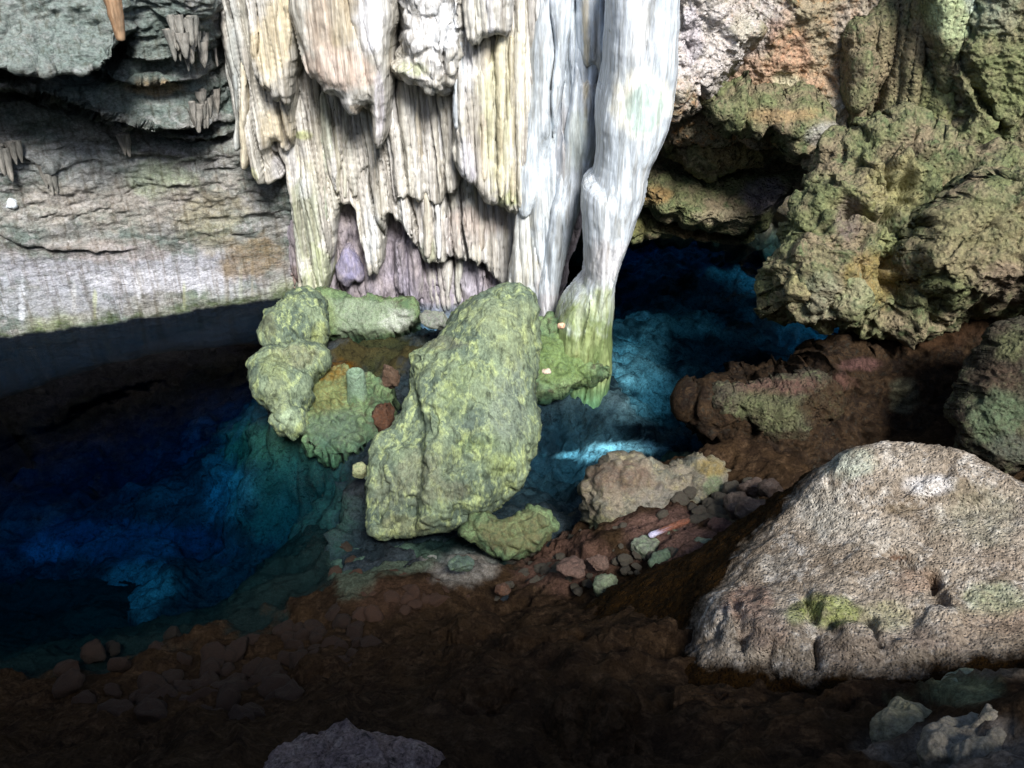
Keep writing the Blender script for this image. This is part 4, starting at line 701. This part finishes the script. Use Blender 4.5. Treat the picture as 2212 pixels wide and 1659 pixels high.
heap(46, 865, 1290, 62, 36, .05, .12, 0, 'rusty brown stone in the wet heap at the near edge of the shallows', 'rusty stones in the wet heap', M_rust, (.07, .04, .028), 400)
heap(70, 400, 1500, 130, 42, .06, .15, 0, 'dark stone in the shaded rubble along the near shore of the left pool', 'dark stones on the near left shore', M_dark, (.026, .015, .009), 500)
M_shore = rockmat('dull shore rubble', (.10, .08, .065), (.12, .12, .09), (.07, .05, .04), 2.2, bump=.9)
heap(110, 1330, 1190, 95, 42, .03, .09, 0, 'dull angular stone in the rubble between the layered boulder and the dark slope', 'rubble below the layered boulder', M_shore, (.10, .085, .065), 700)
heap(50, 1560, 1130, 50, 36, .05, .12, 0, 'dull reddish stone in the rubble between the layered boulder and the mound', 'rubble beside the mound', M_shore, (.10, .06, .05), 800)
heap(24, 1180, 1260, 60, 26, .04, .09, 0, 'small dull stone at the water edge left of the lone round pale stone', 'small stones at the water edge', M_shore, (.09, .07, .055), 900)
heap(30, 680, 1400, 70, 40, .05, .12, 0, 'dark brown stone on the shaded slope below the rusty heap', 'dark stones below the rusty heap', M_dark, (.026, .015, .009), 600)
# ================================================================= stalactites on the left wall
def tite(u, v, ln, r, label, mat=M_wall, seed=0, group='small stalactites on the left wall', out=.12):
    p = wall_pt(u, v - 4); p = p + np.array([0, -out, 0])
    prof = [(r * 1.5, .12), (r * 1.15, 0), (r * .85, -ln * .35), (r * .5, -ln * .75), (r * .3, -ln * .93), (.002, -ln)]
    return tag(lathe('stalactite', prof[::-1], p, mat, seed, 16, (('f', 5, .02), ('f', 14, .008))), label, 'stalactite', group)
M_ctite = rockmat('pale stalactite', (.30, .28, .25), (.20, .20, .18), (.36, .33, .29), 1, (1, 1, .2), .5, 14)
tr = [(16, 305, .32, .06), (28, 310, .38, .07), (44, 300, .22, .045), (56, 300, .2, .04), (8, 308, .2, .05)]
for i, (u, v, l, r) in enumerate(tr): tite(u, v, l, r, 'short pale stalactite in the cluster at the far left edge, above the crack', M_ctite, i, 'stalactites clustered at the left edge')
for i, (u, v, l, r) in enumerate([(104, 350, .28, .05), (114, 355, .34, .06), (124, 356, .3, .05)]): tite(u, v, l, r, 'pale stalactite in the trio on the wall right of the edge cluster', M_ctite, 20 + i, 'trio of stalactites on the left wall')
for i, (u, v, l, r) in enumerate([(272, 292, .2, .045), (280, 290, .24, .05)]): tite(u, v, l, r, 'pale stalactite of the pair in the middle of the left wall', M_ctite, 30 + i, 'pair of stalactites mid wall')
for i in range(30):
    u = 372 + rng.random() * 110; v = 4 + rng.random() ** 1.4 * 70 + (u - 372) * .12; tite(u, v, rng.uniform(.07, .34), rng.uniform(.02, .065), 'dull pale stalactite in the fringe left of the curtain top', M_ctite, 50 + i, 'fringe of stalactites left of the curtain top', rng.uniform(.1, .3))
for i in range(14):
    u = 420 + rng.random() * 60; tite(u, 190 + rng.uniform(-16, 26), rng.uniform(.08, .32), rng.uniform(.03, .07), 'pinkish stalactite in the group hanging beside the left edge of the curtain', M_ctite, 90 + i, 'stalactites beside the curtain edge', rng.uniform(.1, .3))
q = on_y(252, 0, 9.6)
prof = [(.002, -.20), (.035, -.19), (.06, 0), (.085, .35), (.11, 1.2)]
tag(lathe('stalactite', prof, on_y(252, 40, 9.2), M_orange, 3, 18, (('f', 3, .02), ('r', 8, .01))), 'rusty orange stalactite hanging from the top edge, left of the curtain', 'stalactite')
tag(stone('rock', wall_pt(24, 428), (.13, .10, .10), M_white, 77, 3, paint=[(17, 412, 12, 8, (.08, .08, .11), .9)]), 'small white stone with a dark cap stuck to the left wall', 'rock')
# ================================================================= unseen cave roof, its opening shaped to shade the near ground
def roofgrid():
    step = .35; xs = np.arange(-22, 22, step); ys = np.arange(-14, 24, step); gx, gy = np.meshgrid(xs, ys); X = gx.ravel(); Y = gy.ravel()
    edge = ROOF(X, Y); z = 6.9 + .9 * np.clip(edge, -3, 3) * -.15 + .35 * fbm(np.stack([X, Y, X * 0], -1), .5, 3, 3); idx = np.arange(len(X)).reshape(gx.shape)
    q = np.stack([idx[:-1, :-1], idx[:-1, 1:], idx[1:, 1:], idx[1:, :-1]], -1).reshape(-1, 4); q = q[(edge[q] > 0).all(1)]
    V = np.stack([X, Y, z], -1); n = len(V); V2 = V + np.array([0, 0, .8])
    e = np.concatenate([q[:, [0, 1]], q[:, [1, 2]], q[:, [2, 3]], q[:, [3, 0]]]); ks = np.sort(e, 1); key = ks[:, 0] * n + ks[:, 1]; _, f, c = np.unique(key, return_index=True, return_counts=True); be = e[f[c == 1]]
    Q = np.concatenate([q[:, ::-1], q + n, np.stack([be[:, 0], be[:, 1], be[:, 1] + n, be[:, 0] + n], -1)]); V = np.concatenate([V, V2])
    u = np.unique(Q); m = np.full(len(V), -1); m[u] = np.arange(len(u)); o = mesh_obj('cave_shade_roof', V[u], m[Q], M_wall); o['kind'] = 'structure'
ROOFP = np.array([(-10, 11.5), (-10, 0), (-7, -1.2), (2.9, -1.2), (3.6, -3.8), (12, -4.2), (14, 6), (12, 11.5), (2, 11.8)], float)
def ROOF(X, Y):
    d, _, _ = sdist(X, Y, resample(ROOFP, .6)); return -d + .25 * fbm(np.stack([X, Y, X * 0], -1), .9, 3, 8)
roofgrid()

ring = np.array([(-9.5, 14), (-11, 9), (-11.5, -3), (-7, -12), (7, -12), (12.5, -3), (11.5, 8), (8.5, 14)], float)  # unseen rest of the cave wall, added so the water reflects rock, not sky
rp = resample(ring, .3, False); zz = np.arange(-5, 8.2, .3); m_, n_ = len(rp), len(zz)
V = np.stack([np.repeat(rp[:, 0], n_), np.repeat(rp[:, 1], n_), np.tile(zz, m_)], -1); idx = np.arange(m_ * n_).reshape(m_, n_)
Q = np.stack([idx[:-1, :-1], idx[:-1, 1:], idx[1:, 1:], idx[1:, :-1]], -1).reshape(-1, 4); V = crag(V, vnormals(V, Q), (('f', .4, .7), ('w', .8, .3), ('f', 2, .15)), 5)
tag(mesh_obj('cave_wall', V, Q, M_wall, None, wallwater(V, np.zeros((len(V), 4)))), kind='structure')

def gpt(u, v, up):
    p = on_z(u, v, 1.5)
    for _ in range(25):
        g = float(G(np.array([p[0]]), np.array([p[1]]))[0]); q_ = on_z(u, v, g); p = .5 * p + .5 * q_
    return (p[0], p[1], p[2] + up)
M_near = rockmat('pinkish near rock', (.30, .23, .20), (.22, .17, .16), (.38, .31, .27), 3, (1, 1, 1), 1.0, 34, .9, .06, gr=.8, grain=.5)
NS = (('f', 1.6, .10), ('w', 2.4, .07), ('c', 3, .03), ('p', 6, .02), ('f', 14, .012))
for (u_, v_, up_, sz, rz, sd, lab) in ((690, 1690, -.06, (.50, .26, .22), .25, 11, 'long pinkish grey rock at the bottom edge of the photo, nearest the viewer'), (900, 1665, -.05, (.20, .16, .10), -.2, 15, 'small mauve rock at the bottom edge, right of the long pinkish one'), (440, 1690, -.05, (.24, .16, .09), .4, 19, 'low flat rock at the bottom edge, left of the long pinkish one')):
    tag(stone('rock', gpt(u_, v_, up_), sz, M_near, sd, 6, specs=NS, rot=[.1, .15, rz]), lab, 'rock')

BR = (('f', 1.2, .12), ('w', 1.8, .09), ('c', 2, .04), ('p', 4, .03), ('f', 10, .02))
for (u_, v_, sz, rz, sd, lab) in ((1170, 1425, (.34, .26, .22), .3, 21, 'dark brown hump in the shade below the small stones at the water edge'), (1020, 1395, (.26, .22, .18), -.3, 22, 'dark brown hump just below the sandy shallows'), (1370, 1420, (.36, .26, .20), .5, 23, 'long dark brown hump running down from the foot of the pale mound'),
        (690, 1480, (.26, .24, .22), .1, 24, 'dark pointed hump in the shaded foreground, left of the middle'), (1010, 1540, (.34, .22, .14), .3, 25, 'low dark hump in the bottom middle, right of the mauve rock'), (1560, 1560, (.36, .24, .16), -.4, 26, 'broad dark hump in front of the mound lip'), (1300, 1580, (.30, .22, .13), .2, 27, 'low dark hump at the bottom, between the broad hump and the mauve rock'), (1830, 1560, (.30, .22, .12), .2, 29, 'low dark hump in front of the mound, right of the broad one')):
    tag(stone('rock', gpt(u_, v_, -.02), sz, M_brown, sd, 6, specs=BR, rot=[.1, -.1, rz]), lab, 'rock')
for (u_, v_, sz, rz, sd, col, lab) in ((2090, 1505, (.17, .12, .09), .3, 31, (.17, .22, .15), 'greenish grey rock in the lower right, directly below the mound lip'), (2150, 1620, (.26, .18, .12), -.2, 32, (.22, .20, .17), 'grey rock in the bottom right corner of the photo'), (1960, 1600, (.17, .13, .09), .5, 33, (.20, .19, .12), 'olive grey rock at the bottom, left of the corner rock'), (1935, 1525, (.11, .09, .06), .1, 34, (.24, .25, .15), 'small yellowish rock below the mound lip, left of the greenish one')):
    tag(stone('rock', gpt(u_, v_, .0), sz, M_grey, sd, 6, specs=BR[1:], rot=[.1, -.1, rz], paint=[(u_, v_, 200, 150, col, .6)]), lab, 'rock')

# each Empty stands at the base of its thing
from mathutils import Matrix
for e_ in [x for x in C.objects if x.type == 'EMPTY']:
    pts = [Vector(c_) for ch in e_.children for c_ in ch.bound_box]
    base = Vector((sum(p.x for p in pts) / len(pts), sum(p.y for p in pts) / len(pts), min(p.z for p in pts)))
    e_.location = base
    for ch in e_.children: ch.matrix_parent_inverse = Matrix.Translation(-base)
